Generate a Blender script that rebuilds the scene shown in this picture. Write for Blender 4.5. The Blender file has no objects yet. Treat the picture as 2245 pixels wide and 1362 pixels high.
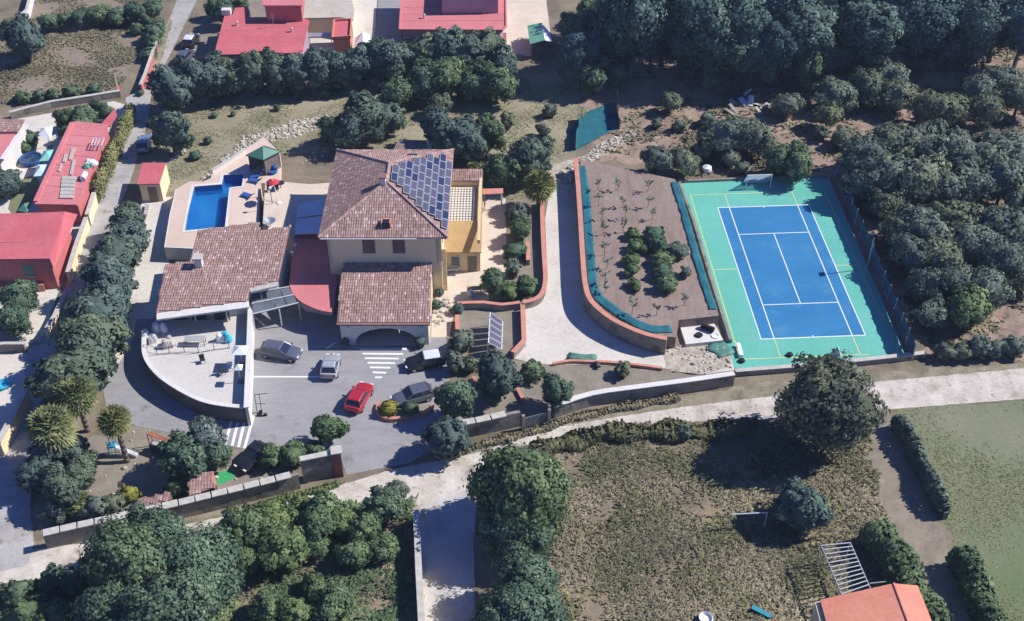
import bpy, math, random
import numpy as np
from mathutils import Vector, Matrix

# ---------------------------------------------------------------- camera, sky, sun, exposure
F = 2600.0; CX = 1122.5; CY = 681.0; CH = 81.12; PITCH = math.radians(39.855)
scene = bpy.context.scene
COL = scene.collection
cam_d = bpy.data.cameras.new('camera'); cam = bpy.data.objects.new('camera', cam_d); COL.objects.link(cam)
cam.location = (0, 0, CH); cam.rotation_euler = (math.radians(90) - PITCH, 0, 0)
cam_d.sensor_width = 36.0; cam_d.lens = 36.0 * F / 2245.0; cam_d.clip_end = 2000; cam_d.clip_start = 1
scene.camera = cam
SUN_EL = math.radians(43)
SUN_DIR = Vector((1.0, 0.20, 0)).normalized()          # where the sun stands, seen from the ground
sky_rot = math.atan2(SUN_DIR.x, SUN_DIR.y)
w = bpy.data.worlds.new('World'); scene.world = w; w.use_nodes = True
nt = w.node_tree; bg = nt.nodes['Background']
sky = nt.nodes.new('ShaderNodeTexSky'); sky.sky_type = 'NISHITA'; sky.sun_disc = False
sky.sun_elevation = SUN_EL; sky.sun_rotation = sky_rot; sky.air_density = 1.0; sky.dust_density = 0.3; sky.ozone_density = 4.0
tint = nt.nodes.new('ShaderNodeMix'); tint.data_type = 'RGBA'; tint.blend_type = 'MULTIPLY'; tint.inputs[0].default_value = 1.0
tint.inputs[7].default_value = (0.50, 0.74, 1.38, 1)      # one even tint: the photograph's blue daylight
nt.links.new(sky.outputs[0], tint.inputs[6]); nt.links.new(tint.outputs[2], bg.inputs[0]); bg.inputs[1].default_value = 0.068
sl = bpy.data.lights.new('sun', 'SUN'); sl.energy = 4.6; sl.angle = math.radians(0.5); sl.color = (1.0, 0.95, 0.89)
so = bpy.data.objects.new('sun', sl); COL.objects.link(so)
sv = Vector((SUN_DIR.x * math.cos(SUN_EL), SUN_DIR.y * math.cos(SUN_EL), math.sin(SUN_EL)))
so.rotation_euler = (-sv).to_track_quat('-Z', 'Y').to_euler(); so.location = (60, 60, 120)
vs = scene.view_settings
vs.view_transform = 'Standard'; vs.look = 'None'; vs.gamma = 1; vs.use_curve_mapping = False; vs.exposure = 0.45
scene.render.engine = 'CYCLES'
scene.cycles.max_bounces = 6; scene.cycles.diffuse_bounces = 2; scene.cycles.transparent_max_bounces = 6

# ---------------------------------------------------------------- survey helpers: photo point + height above ground -> place on the site
def G(u, v, z=0.0):
    a = (u - CX) / F; b = -(v - CY) / F
    dy = math.cos(PITCH) + b * math.sin(PITCH); dz = -math.sin(PITCH) + b * math.cos(PITCH)
    t = (z - CH) / dz
    return (a * t, dy * t)
def G3(u, v, z=0.0):
    x, y = G(u, v, z); return (x, y, z)
def GS(u, v, z0, y0, s):                       # on a roof plane z = z0 + s (y - y0)
    a = (u - CX) / F; b = -(v - CY) / F
    dy = math.cos(PITCH) + b * math.sin(PITCH); dz = -math.sin(PITCH) + b * math.cos(PITCH)
    t = (z0 - s * y0 - CH) / (dz - s * dy)
    return (a * t, dy * t, CH + dz * t)
def MPP(u, v, z=0.0):                          # metres per photo pixel there
    x, y = G(u, v, z)
    return (y * math.cos(PITCH) - (z - CH) * math.sin(PITCH)) / F
def GL(pts, z=0.0): return [G(u, v, z) for u, v in pts]

rnd = random.Random(7); rng = np.random.default_rng(11)

# ---------------------------------------------------------------- materials
def new_mat(name):
    m = bpy.data.materials.new(name); m.use_nodes = True
    n = m.node_tree.nodes; b = n['Principled BSDF']
    return m, m.node_tree, b
def ramp(t, cols, fac):
    r = t.nodes.new('ShaderNodeValToRGB'); e = r.color_ramp.elements
    while len(e) < len(cols): e.new(0.5)
    for i, (p, c) in enumerate(cols):
        e[i].position = p; e[i].color = (*c, 1)
    t.links.new(fac, r.inputs[0]); return r.outputs[0]
def noise(t, scale, detail=5, rough=0.6, coords=None, dist=0.0, stretch=None):
    n = t.nodes.new('ShaderNodeTexNoise'); n.inputs['Scale'].default_value = scale
    n.inputs['Detail'].default_value = detail; n.inputs['Roughness'].default_value = rough; n.inputs['Distortion'].default_value = dist
    g = t.nodes.new('ShaderNodeNewGeometry'); src = g.outputs['Position']
    if coords == 'obj':
        g = t.nodes.new('ShaderNodeTexCoord'); src = g.outputs['Object']
    if stretch:
        mp = t.nodes.new('ShaderNodeMapping'); mp.inputs['Scale'].default_value = stretch[:3]
        if len(stretch) > 3: mp.inputs['Rotation'].default_value = (0, 0, stretch[3])
        t.links.new(src, mp.inputs['Vector']); src = mp.outputs[0]
    t.links.new(src, n.inputs['Vector']); return n.outputs['Fac']
def mix(t, f, a, b, typ='MIX'):
    m = t.nodes.new('ShaderNodeMix'); m.data_type = 'RGBA'; m.blend_type = typ
    for s, x in ((0, f), (6, a), (7, b)):
        if isinstance(x, (int, float)): m.inputs[s].default_value = x
        elif isinstance(x, tuple): m.inputs[s].default_value = (*x, 1)
        else: t.links.new(x, m.inputs[s])
    return m.outputs[2]
def bump(t, b, h, strength=0.5, dist=0.1):
    n = t.nodes.new('ShaderNodeBump'); n.inputs['Strength'].default_value = strength; n.inputs['Distance'].default_value = dist
    t.links.new(h, n.inputs['Height']); t.links.new(n.outputs[0], b.inputs['Normal'])
def surf(name, cols, scale=0.6, rough=0.9, bmp=0.3, bscale=None, fine=None, spec=0.25, metallic=0.0, stretch=None, speck=None):
    """mottled surface: large noise through a ramp of real colours, finer noise for grain"""
    m, t, b = new_mat(name)
    c = ramp(t, cols, noise(t, scale, 6, 0.65, stretch=stretch))
    f2 = noise(t, fine or scale * 9, 4, 0.7)
    c = mix(t, 0.55, c, ramp(t, [(0.25, (0.35,) * 3), (0.5, (0.5,) * 3), (0.75, (0.66,) * 3)], f2), 'OVERLAY')
    if speck:
        sp, sc, lo, hi = speck
        c = mix(t, ramp(t, [(lo, (0,) * 3), (hi, (1,) * 3)], noise(t, sc, 3, 0.6)), c, sp)
    t.links.new(c, b.inputs['Base Color']); b.inputs['Roughness'].default_value = rough
    b.inputs['Specular IOR Level'].default_value = spec; b.inputs['Metallic'].default_value = metallic
    if bmp: bump(t, b, noise(t, bscale or scale * 6, 5, 0.7), bmp, 0.15)
    return m
def toned(name, cols, rough=0.8, objrand=0.0, spec=0.2, nscale=None, trans=0.0, drift=False):
    """colour from the per-piece tone stored on the mesh, plus a per-object drift"""
    m, t, b = new_mat(name)
    a = t.nodes.new('ShaderNodeAttribute'); a.attribute_name = 'tone'; f = a.outputs['Fac']
    if objrand:
        o = t.nodes.new('ShaderNodeObjectInfo')
        mm = t.nodes.new('ShaderNodeMath'); mm.operation = 'MULTIPLY_ADD'
        t.links.new(o.outputs['Random'], mm.inputs[0]); mm.inputs[1].default_value = objrand; mm.inputs[2].default_value = -objrand / 2
        m2 = t.nodes.new('ShaderNodeMath'); m2.operation = 'ADD'
        t.links.new(f, m2.inputs[0]); t.links.new(mm.outputs[0], m2.inputs[1]); f = m2.outputs[0]
    if nscale:
        m3 = t.nodes.new('ShaderNodeMath'); m3.operation = 'MULTIPLY_ADD'
        t.links.new(noise(t, nscale, 4), m3.inputs[0]); m3.inputs[1].default_value = 0.5
        m4 = t.nodes.new('ShaderNodeMath'); m4.operation = 'ADD'; m4.inputs[1].default_value = -0.25
        t.links.new(f, m4.inputs[0]); t.links.new(m4.outputs[0], m3.inputs[2]); f = m3.outputs[0]
    c = ramp(t, cols, f)
    if drift:                                  # some trees of a kind run to olive or yellow-green
        oi = t.nodes.new('ShaderNodeObjectInfo'); wn = t.nodes.new('ShaderNodeTexWhiteNoise'); wn.noise_dimensions = '1D'; t.links.new(oi.outputs['Random'], wn.inputs['W'])
        c = mix(t, ramp(t, [(0.35, (0,) * 3), (1.0, (0.85,) * 3)], wn.outputs['Value']), c, mix(t, 1.0, c, (1.28, 1.12, 0.78), 'MULTIPLY'))
    t.links.new(c, b.inputs['Base Color'])
    b.inputs['Roughness'].default_value = rough; b.inputs['Specular IOR Level'].default_value = spec
    if trans:
        tr = t.nodes.new('ShaderNodeBsdfTranslucent'); t.links.new(c, tr.inputs[0])
        mx = t.nodes.new('ShaderNodeMixShader'); mx.inputs[0].default_value = trans
        t.links.new(b.outputs[0], mx.inputs[1]); t.links.new(tr.outputs[0], mx.inputs[2])
        t.links.new(mx.outputs[0], t.nodes['Material Output'].inputs[0])
    return m
def plain(name, c, rough=0.6, metallic=0.0, spec=0.4, grain=0.25, scale=3.0, alpha=1.0, coat=0.0):
    m, t, b = new_mat(name)
    k = grain
    cc = ramp(t, [(0.3, tuple(x * (1 - k) for x in c)), (0.7, tuple(min(1, x * (1 + k)) for x in c))], noise(t, scale, 5, 0.65))
    t.links.new(cc, b.inputs['Base Color']); b.inputs['Roughness'].default_value = rough
    b.inputs['Metallic'].default_value = metallic; b.inputs['Specular IOR Level'].default_value = spec
    b.inputs['Alpha'].default_value = alpha; b.inputs['Coat Weight'].default_value = coat
    return m

M = {}
M['earth'] = surf('dry_earth', [(0.25, (0.10, 0.085, 0.06)), (0.5, (0.20, 0.165, 0.115)), (0.75, (0.29, 0.24, 0.17))], 0.25, bmp=0.6)
M['orchard'] = surf('orchard_soil', [(0.3, (0.17, 0.12, 0.095)), (0.55, (0.33, 0.235, 0.185)), (0.75, (0.42, 0.31, 0.25))], 0.35, bmp=0.5, speck=((0.07, 0.085, 0.045), 0.9, 0.58, 0.66))
M['lawn'] = surf('dry_lawn', [(0.25, (0.155, 0.165, 0.09)), (0.48, (0.27, 0.24, 0.155)), (0.75, (0.36, 0.31, 0.22))], 0.16, bmp=0.5, fine=2.5)
M['field'] = surf('dry_field', [(0.25, (0.12, 0.125, 0.06)), (0.42, (0.22, 0.18, 0.125)), (0.6, (0.25, 0.195, 0.16)), (0.78, (0.27, 0.26, 0.11))], 0.16, bmp=0.8, fine=2.2, stretch=(1, 1.6, 1, 0.5))
M['weeds'] = surf('weedy_field', [(0.28, (0.075, 0.078, 0.045)), (0.42, (0.165, 0.138, 0.088)), (0.56, (0.235, 0.185, 0.125)), (0.74, (0.31, 0.265, 0.12))], 0.19, bmp=0.9, fine=2.4)
M['meadow'] = surf('meadow_grass', [(0.3, (0.12, 0.165, 0.07)), (0.5, (0.17, 0.19, 0.105)), (0.7, (0.225, 0.215, 0.145))], 0.06, bmp=0.4, fine=3)
M['dirt'] = surf('dirt_track', [(0.3, (0.18, 0.15, 0.115)), (0.7, (0.31, 0.26, 0.20))], 0.5, bmp=0.4)
M['road'] = surf('pale_road', [(0.3, (0.32, 0.275, 0.22)), (0.47, (0.50, 0.45, 0.39)), (0.68, (0.62, 0.58, 0.525))], 0.42, bmp=0.25, speck=((0.36, 0.31, 0.24), 1.3, 0.58, 0.68))
M['lane'] = surf('concrete_lane', [(0.25, (0.25, 0.235, 0.215)), (0.5, (0.37, 0.355, 0.34)), (0.75, (0.44, 0.425, 0.405))], 0.3, bmp=0.2, speck=((0.26, 0.24, 0.18), 0.8, 0.58, 0.68))
M['side'] = surf('dusty_concrete', [(0.25, (0.36, 0.35, 0.34)), (0.75, (0.55, 0.53, 0.5))], 0.3, bmp=0.2)
M['verge'] = surf('verge_grass', [(0.3, (0.12, 0.12, 0.07)), (0.5, (0.25, 0.22, 0.15)), (0.75, (0.36, 0.32, 0.25))], 0.7, bmp=0.6)
M['asphalt'] = surf('worn_asphalt', [(0.25, (0.235, 0.23, 0.235)), (0.5, (0.285, 0.28, 0.285)), (0.75, (0.325, 0.32, 0.315))], 0.28, bmp=0.15, fine=6, stretch=(1, 3.2, 1), speck=((0.20, 0.195, 0.20), 0.55, 0.60, 0.72))
M['shadewall'] = surf('shaded_render', [(0.3, (0.10, 0.10, 0.105)), (0.7, (0.17, 0.165, 0.17))], 0.6, bmp=0.2)  # grey render darkened: the curved wall's shade is put into its colour
M['drive'] = surf('cast_concrete', [(0.25, (0.47, 0.43, 0.375)), (0.5, (0.575, 0.535, 0.475)), (0.75, (0.62, 0.585, 0.53))], 0.22, bmp=0.12, fine=2.5, speck=((0.42, 0.38, 0.32), 0.5, 0.6, 0.75))
M['patio'] = surf('patio_paving', [(0.25, (0.52, 0.43, 0.34)), (0.7, (0.66, 0.56, 0.46))], 0.35, bmp=0.1, fine=4)
M['deck'] = surf('pool_deck_stone', [(0.25, (0.55, 0.415, 0.34)), (0.5, (0.61, 0.475, 0.39)), (0.75, (0.64, 0.535, 0.455))], 0.12, bmp=0.08, fine=5)
M['terrace'] = surf('white_terrace', [(0.3, (0.50, 0.475, 0.44)), (0.7, (0.58, 0.555, 0.515))], 0.3, bmp=0.08, fine=5)
M['soil'] = surf('vegetable_soil', [(0.25, (0.195, 0.145, 0.12)), (0.5, (0.265, 0.20, 0.168)), (0.75, (0.31, 0.24, 0.205))], 0.35, bmp=0.5, fine=3, stretch=(3, 0.6, 1))
M['bed'] = surf('bed_soil', [(0.3, (0.19, 0.165, 0.13)), (0.7, (0.29, 0.255, 0.20))], 0.5, bmp=0.4)
M['rock'] = toned('pale_rock', [(0.0, (0.22, 0.19, 0.15)), (0.5, (0.46, 0.41, 0.34)), (1.0, (0.62, 0.57, 0.49))], 0.95)
M['rubble'] = surf('pale_rubble', [(0.3, (0.28, 0.24, 0.18)), (0.5, (0.46, 0.41, 0.33)), (0.75, (0.60, 0.55, 0.46))], 1.0, bmp=0.8)
M['court_green'] = surf('court_green', [(0.25, (0.10, 0.39, 0.30)), (0.5, (0.12, 0.435, 0.35)), (0.75, (0.15, 0.475, 0.39))], 0.15, rough=0.75, bmp=0.05, fine=4, speck=((0.17, 0.41, 0.35), 0.35, 0.58, 0.75))
M['court_blue'] = surf('court_blue', [(0.25, (0.022, 0.155, 0.345)), (0.5, (0.029, 0.186, 0.385)), (0.75, (0.045, 0.225, 0.425))], 0.2, rough=0.7, bmp=0.05, fine=4, speck=((0.065, 0.22, 0.38), 0.4, 0.58, 0.75))
M['line_white'] = plain('line_white', (0.74, 0.75, 0.76), 0.7, grain=0.08)
M['line_yellow'] = plain('line_yellow', (0.52, 0.56, 0.24), 0.7, grain=0.15, scale=1.5)
TILE = [(0.0, (0.205, 0.125, 0.108)), (0.35, (0.305, 0.19, 0.165)), (0.6, (0.38, 0.25, 0.22)), (0.8, (0.45, 0.325, 0.305)), (1.0, (0.60, 0.49, 0.465))]
M['tile'] = toned('clay_roof_tile', TILE, 0.85, nscale=0.6)
M['tile_base'] = surf('clay_bedding', [(0.3, (0.20, 0.11, 0.10)), (0.7, (0.30, 0.17, 0.15))], 0.8)
M['red'] = surf('red_roof_paint', [(0.25, (0.43, 0.10, 0.115)), (0.5, (0.50, 0.125, 0.14)), (0.75, (0.55, 0.16, 0.175))], 0.22, rough=0.8, bmp=0.1, fine=3)
M['redlight'] = surf('faded_red_paint', [(0.25, (0.50, 0.155, 0.165)), (0.75, (0.59, 0.215, 0.22))], 0.25, rough=0.8, bmp=0.1, fine=3)
M['orange'] = surf('orange_roof_sheet', [(0.25, (0.56, 0.20, 0.13)), (0.75, (0.64, 0.27, 0.19))], 0.3, rough=0.75, bmp=0.1)
M['cream'] = surf('cream_render', [(0.3, (0.76, 0.61, 0.37)), (0.7, (0.83, 0.70, 0.45))], 0.4, bmp=0.15)
M['yellow'] = surf('yellow_render', [(0.3, (0.58, 0.45, 0.24)), (0.7, (0.68, 0.55, 0.34))], 0.5, bmp=0.15)
M['ochre'] = surf('ochre_render', [(0.3, (0.38, 0.25, 0.11)), (0.7, (0.47, 0.32, 0.15))], 0.5, bmp=0.15)
M['white'] = surf('white_render', [(0.3, (0.58, 0.56, 0.525)), (0.7, (0.68, 0.66, 0.63))], 0.5, bmp=0.12)
M['grey_render'] = surf('grey_render', [(0.3, (0.20, 0.18, 0.155)), (0.7, (0.30, 0.275, 0.24))], 0.5, bmp=0.35, speck=((0.13, 0.115, 0.09), 0.7, 0.54, 0.66))
M['pinkwall'] = surf('pink_render', [(0.3, (0.45, 0.13, 0.125)), (0.7, (0.53, 0.18, 0.17))], 0.5, bmp=0.15)
M['lilac'] = surf('lilac_render', [(0.3, (0.36, 0.27, 0.35)), (0.7, (0.44, 0.34, 0.41))], 0.5, bmp=0.1)
M['salmon'] = surf('salmon_coping', [(0.3, (0.48, 0.20, 0.145)), (0.7, (0.60, 0.29, 0.22))], 1.0, bmp=0.15)
M['brickred'] = surf('red_brick_pier', [(0.3, (0.20, 0.06, 0.06)), (0.7, (0.29, 0.10, 0.09))], 2.0, bmp=0.4)
M['coping'] = surf('pale_coping', [(0.3, (0.38, 0.36, 0.32)), (0.7, (0.56, 0.54, 0.49))], 1.5, bmp=0.2)
M['dark'] = plain('dark_opening', (0.015, 0.016, 0.02), 0.4, grain=0.1)
M['glass'] = plain('window_glass', (0.02, 0.03, 0.045), 0.08, spec=0.8, grain=0.1)
M['blueglass'] = plain('blue_awning_sheet', (0.62, 0.64, 0.66), 0.3, metallic=0.45, spec=0.6, grain=0.12, scale=0.5)
M['greyglass'] = plain('grey_glazing', (0.13, 0.15, 0.18), 0.2, spec=0.7, grain=0.25, scale=0.9)
M['metal'] = plain('galvanised_metal', (0.50, 0.52, 0.55), 0.35, metallic=0.6, grain=0.15)
M['darkmetal'] = plain('dark_metal', (0.04, 0.042, 0.047), 0.4, metallic=0.3, grain=0.2)
M['panel'] = plain('solar_cell', (0.085, 0.085, 0.125), 0.4, spec=0.35, grain=0.18, scale=0.35)
M['panel2'] = plain('solar_cell_dark', (0.022, 0.03, 0.08), 0.4, spec=0.35, grain=0.2, scale=0.5)
M['frame'] = plain('aluminium_frame', (0.62, 0.65, 0.68), 0.4, metallic=0.2, grain=0.05)
M['teal_net'] = surf('teal_mesh_cloth', [(0.3, (0.010, 0.085, 0.12)), (0.7, (0.025, 0.16, 0.195))], 0.5, rough=0.8, bmp=0.4, bscale=2.5)
M['teal_dark'] = surf('navy_windscreen', [(0.3, (0.028, 0.06, 0.10)), (0.7, (0.05, 0.105, 0.155))], 0.5, rough=0.8, bmp=0.4, bscale=2.5)
M['green_sheet'] = plain('green_sheet', (0.075, 0.21, 0.16), 0.55, grain=0.15, scale=1.0)
M['mint'] = plain('mint_cloth', (0.20, 0.50, 0.44), 0.8, grain=0.08)
M['palemint'] = plain('pale_mint_cloth', (0.50, 0.68, 0.67), 0.8, grain=0.06)
M['green_shed'] = plain('green_shed_roof', (0.16, 0.42, 0.28), 0.6, grain=0.12, scale=1.2)
M['turf'] = plain('green_play_mat', (0.04, 0.33, 0.12), 0.9, grain=0.2)
M['white_plastic'] = plain('white_plastic', (0.78, 0.79, 0.8), 0.5, grain=0.06)
M['blue_plastic'] = plain('blue_plastic', (0.03, 0.10, 0.30), 0.5, grain=0.15)
M['cyan_plastic'] = plain('cyan_plastic', (0.05, 0.42, 0.60), 0.4, grain=0.15)
M['red_cloth'] = plain('red_cloth', (0.50, 0.04, 0.06), 0.8, grain=0.15)
M['wood'] = surf('weathered_wood', [(0.3, (0.16, 0.12, 0.085)), (0.7, (0.28, 0.22, 0.16))], 2.0, bmp=0.3, stretch=(6, 1, 1))
M['palewood'] = surf('bleached_board', [(0.3, (0.38, 0.355, 0.315)), (0.7, (0.5, 0.47, 0.42))], 2.0, bmp=0.3)
M['redwood'] = surf('red_timber', [(0.3, (0.32, 0.10, 0.06)), (0.7, (0.45, 0.16, 0.10))], 2.0, bmp=0.3)
M['curtain'] = surf('brown_curtain', [(0.3, (0.16, 0.125, 0.12)), (0.7, (0.27, 0.215, 0.20))], 2.0, bmp=0.6, bscale=4)
M['tarp_beige'] = surf('beige_roof_sheet', [(0.3, (0.40, 0.36, 0.30)), (0.7, (0.52, 0.475, 0.41))], 0.4, bmp=0.2)
M['tyre'] = plain('rubber', (0.012, 0.012, 0.013), 0.8, grain=0.2)
M['rim'] = plain('alloy_rim', (0.45, 0.46, 0.48), 0.35, metallic=0.8, grain=0.05)
M['lamp_red'] = plain('tail_lamp', (0.35, 0.01, 0.01), 0.3, grain=0.1)
M['lamp_white'] = plain('head_lamp', (0.75, 0.76, 0.78), 0.2, grain=0.05)
M['bark'] = surf('bark', [(0.3, (0.06, 0.05, 0.04)), (0.7, (0.14, 0.115, 0.09))], 3.0, bmp=0.5)
M['palmbark'] = surf('palm_bark', [(0.3, (0.10, 0.085, 0.07)), (0.7, (0.21, 0.18, 0.15))], 3.0, bmp=0.5)
def leafm(name, d, m_, l, orand=0.25, trans=0.12):
    M[name] = toned(name, [(0.0, d), (0.5, m_), (1.0, l)], 0.75, orand, 0.15, trans=trans, drift=orand > 0)
leafm('leaf_conifer', (0.072, 0.117, 0.110), (0.119, 0.178, 0.157), (0.195, 0.268, 0.220), trans=0.3)
leafm('leaf_pine', (0.054, 0.104, 0.121), (0.095, 0.173, 0.178), (0.209, 0.334, 0.316), trans=0.3)
leafm('leaf_olive', (0.106, 0.143, 0.123), (0.173, 0.219, 0.176), (0.274, 0.329, 0.247), trans=0.3)
leafm('leaf_broad', (0.066, 0.121, 0.081), (0.122, 0.196, 0.127), (0.223, 0.320, 0.193), trans=0.3)
leafm('leaf_green', (0.070, 0.127, 0.061), (0.135, 0.209, 0.101), (0.275, 0.360, 0.176), trans=0.3)
leafm('leaf_pale', (0.081, 0.115, 0.103), (0.155, 0.207, 0.184), (0.310, 0.368, 0.333), trans=0.3)
leafm('leaf_palm', (0.104, 0.130, 0.052), (0.201, 0.231, 0.097), (0.389, 0.389, 0.188), trans=0.3)
leafm('leaf_brown', (0.080, 0.097, 0.074), (0.140, 0.160, 0.112), (0.239, 0.266, 0.176), trans=0.3)
leafm('leaf_lime', (0.130, 0.145, 0.030), (0.230, 0.235, 0.050), (0.340, 0.330, 0.100))
leafm('leaf_ivy', (0.110, 0.130, 0.060), (0.200, 0.220, 0.105), (0.330, 0.330, 0.190))
leafm('leaf_dry', (0.150, 0.130, 0.081), (0.270, 0.235, 0.150), (0.390, 0.340, 0.213), 0.0)
leafm('leaf_weed', (0.125, 0.125, 0.078), (0.244, 0.217, 0.142), (0.390, 0.333, 0.215), 0.0)
leafm('leaf_bramble', (0.085, 0.097, 0.047), (0.150, 0.155, 0.076), (0.240, 0.228, 0.115), 0.0)
leafm('leaf_grass', (0.142, 0.169, 0.068), (0.223, 0.227, 0.115), (0.324, 0.280, 0.176), 0.0)
# water: a pool has a lit blue floor seen through a thin clear sheet
def water_mat():
    m, t, b = new_mat('pool_water')
    b.inputs['Base Color'].default_value = (0.75, 0.92, 1.0, 1); b.inputs['Roughness'].default_value = 0.03
    b.inputs['Transmission Weight'].default_value = 1.0; b.inputs['IOR'].default_value = 1.33; b.inputs['Alpha'].default_value = 0.4
    bump(t, b, noise(t, 1.1, 3, 0.5, dist=0.6), 0.25, 0.08); return m
M['water'] = water_mat()
M['pool_blue'] = surf('pool_liner', [(0.25, (0.008, 0.135, 0.40)), (0.5, (0.013, 0.175, 0.47)), (0.75, (0.03, 0.235, 0.54))], 0.4, rough=0.5, bmp=0.0, fine=1.5)
M['roughwater'] = plain('tub_water', (0.02, 0.05, 0.10), 0.1, grain=0.2)

# ---------------------------------------------------------------- mesh builder
class MB:
    def __init__(s): s.v = []; s.f = []; s.t = []
    def add(s, vs, fs, tone=0.5):
        k = len(s.v); s.v += [tuple(p) for p in vs]
        for q in fs: s.f.append(tuple(i + k for i in q)); s.t.append(tone)
        return s
    def box(s, x0, x1, y0, y1, z0, z1, tone=0.5):
        return s.add([(x0, y0, z0), (x1, y0, z0), (x1, y1, z0), (x0, y1, z0), (x0, y0, z1), (x1, y0, z1), (x1, y1, z1), (x0, y1, z1)],
                     [(3, 2, 1, 0), (4, 5, 6, 7), (0, 1, 5, 4), (1, 2, 6, 5), (2, 3, 7, 6), (3, 0, 4, 7)], tone)
    def obox(s, cx, cy, z0, z1, lx, ly, a=0.0, tone=0.5):
        c, n = math.cos(a), math.sin(a); P = []
        for z in (z0, z1):
            for sx, sy in ((-1, -1), (1, -1), (1, 1), (-1, 1)):
                x, y = sx * lx / 2, sy * ly / 2; P.append((cx + c * x - n * y, cy + n * x + c * y, z))
        return s.add(P, [(3, 2, 1, 0), (4, 5, 6, 7), (0, 1, 5, 4), (1, 2, 6, 5), (2, 3, 7, 6), (3, 0, 4, 7)], tone)
    def prism(s, poly, z0, z1, tone=0.5):
        """poly of (x,y) or (x,y,z); z0/z1 number or list"""
        n = len(poly)
        if sum(poly[i][0] * poly[(i + 1) % n][1] - poly[(i + 1) % n][0] * poly[i][1] for i in range(n)) < 0:
            poly = poly[::-1]
            if isinstance(z0, list): z0 = z0[::-1]
            if isinstance(z1, list): z1 = z1[::-1]
        a = [(p[0], p[1], z0[i] if isinstance(z0, list) else z0) for i, p in enumerate(poly)]
        b = [(p[0], p[1], z1[i] if isinstance(z1, list) else z1) for i, p in enumerate(poly)]
        return s.add(a + b, [tuple(range(n - 1, -1, -1)), tuple(range(n, 2 * n))] + [(i, (i + 1) % n, n + (i + 1) % n, n + i) for i in range(n)], tone)
    def sheet(s, poly, z, tone=0.5):
        n = len(poly)
        if sum(poly[i][0] * poly[(i + 1) % n][1] - poly[(i + 1) % n][0] * poly[i][1] for i in range(n)) < 0: poly = poly[::-1]
        return s.add([(p[0], p[1], z) for p in poly], [tuple(range(n))], tone)
    def poly3(s, pts, tone=0.5): return s.add(pts, [tuple(range(len(pts)))], tone)
    def slab(s, pts, th, tone=0.5):
        """planar polygon in space with thickness straight down"""
        return s.prism([p[:2] for p in pts], [p[2] - th for p in pts], [p[2] for p in pts], tone)
    def tube(s, p, q, r, n=6, r2=None, tone=0.5):
        p = Vector(p); q = Vector(q); d = (q - p).normalized(); r2 = r if r2 is None else r2
        a = d.cross(Vector((0, 0, 1)) if abs(d.z) < 0.9 else Vector((1, 0, 0))).normalized(); b = d.cross(a)
        V = []
        for c, rr in ((p, r), (q, r2)):
            for i in range(n):
                th = 2 * math.pi * i / n; V.append(c + (a * math.cos(th) + b * math.sin(th)) * rr)
        return s.add(V, [(i, (i + 1) % n, n + (i + 1) % n, n + i)[::-1] for i in range(n)] + [tuple(range(n)), tuple(range(2 * n - 1, n - 1, -1))], tone)
    def lathe(s, c, prof, n=16, tone=0.5):
        k = len(prof); V = []
        for r, z in prof:
            for i in range(n):
                th = 2 * math.pi * i / n; V.append((c[0] + r * math.cos(th), c[1] + r * math.sin(th), c[2] + z))
        fs = [(j * n + i, j * n + (i + 1) % n, (j + 1) * n + (i + 1) % n, (j + 1) * n + i) for j in range(k - 1) for i in range(n)]
        fs += [tuple(range(n - 1, -1, -1)), tuple(range((k - 1) * n, k * n))]
        return s.add(V, fs, tone)
    def mesh(s, name, mat, smooth=False, off=(0, 0, 0)):
        me = bpy.data.meshes.new(name)
        me.from_pydata([(x - off[0], y - off[1], z - off[2]) for x, y, z in s.v], [], s.f)
        a = me.attributes.new('tone', 'FLOAT', 'FACE'); a.data.foreach_set('value', s.t)
        me.materials.append(M[mat] if isinstance(mat, str) else mat)
        if smooth: me.polygons.foreach_set('use_smooth', [True] * len(me.polygons))
        me.update(); return me
    def build(s, name, mat, parent=None, smooth=False, bevel=0.0):
        off = (0, 0, 0)
        if parent is not None:
            off = tuple(parent.location)
            if parent.parent is not None: off = tuple(Vector(off) + parent.parent.location)
        o = bpy.data.objects.new(name, s.mesh(name, mat, smooth, off)); COL.objects.link(o)
        if parent is not None: o.parent = parent
        if bevel:
            b = o.modifiers.new('bevel', 'BEVEL'); b.width = bevel; b.segments = 2; b.limit_method = 'ANGLE'
        return o
def tag(o, label=None, cat=None, group=None, kind=None):
    if label: o['label'] = label
    if cat: o['category'] = cat
    if group: o['group'] = group
    if kind: o['kind'] = kind
    return o
def thing(name, label, cat, loc=(0, 0, 0), rz=0.0, group=None):
    o = bpy.data.objects.new(name, None); COL.objects.link(o); o.empty_display_size = 0.3
    o.location = loc if len(loc) == 3 else (loc[0], loc[1], 0); o.rotation_euler = (0, 0, rz)
    return tag(o, label, cat, group)
def child(name, me, parent, loc=(0, 0, 0), rz=0.0):
    o = bpy.data.objects.new(name, me); COL.objects.link(o); o.parent = parent; o.location = loc; o.rotation_euler = (0, 0, rz); return o
def copy_tree(o, parent=None):
    c = o.copy(); COL.objects.link(c); c.parent = parent
    for ch in list(o.children): copy_tree(ch, c)
    return c
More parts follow.
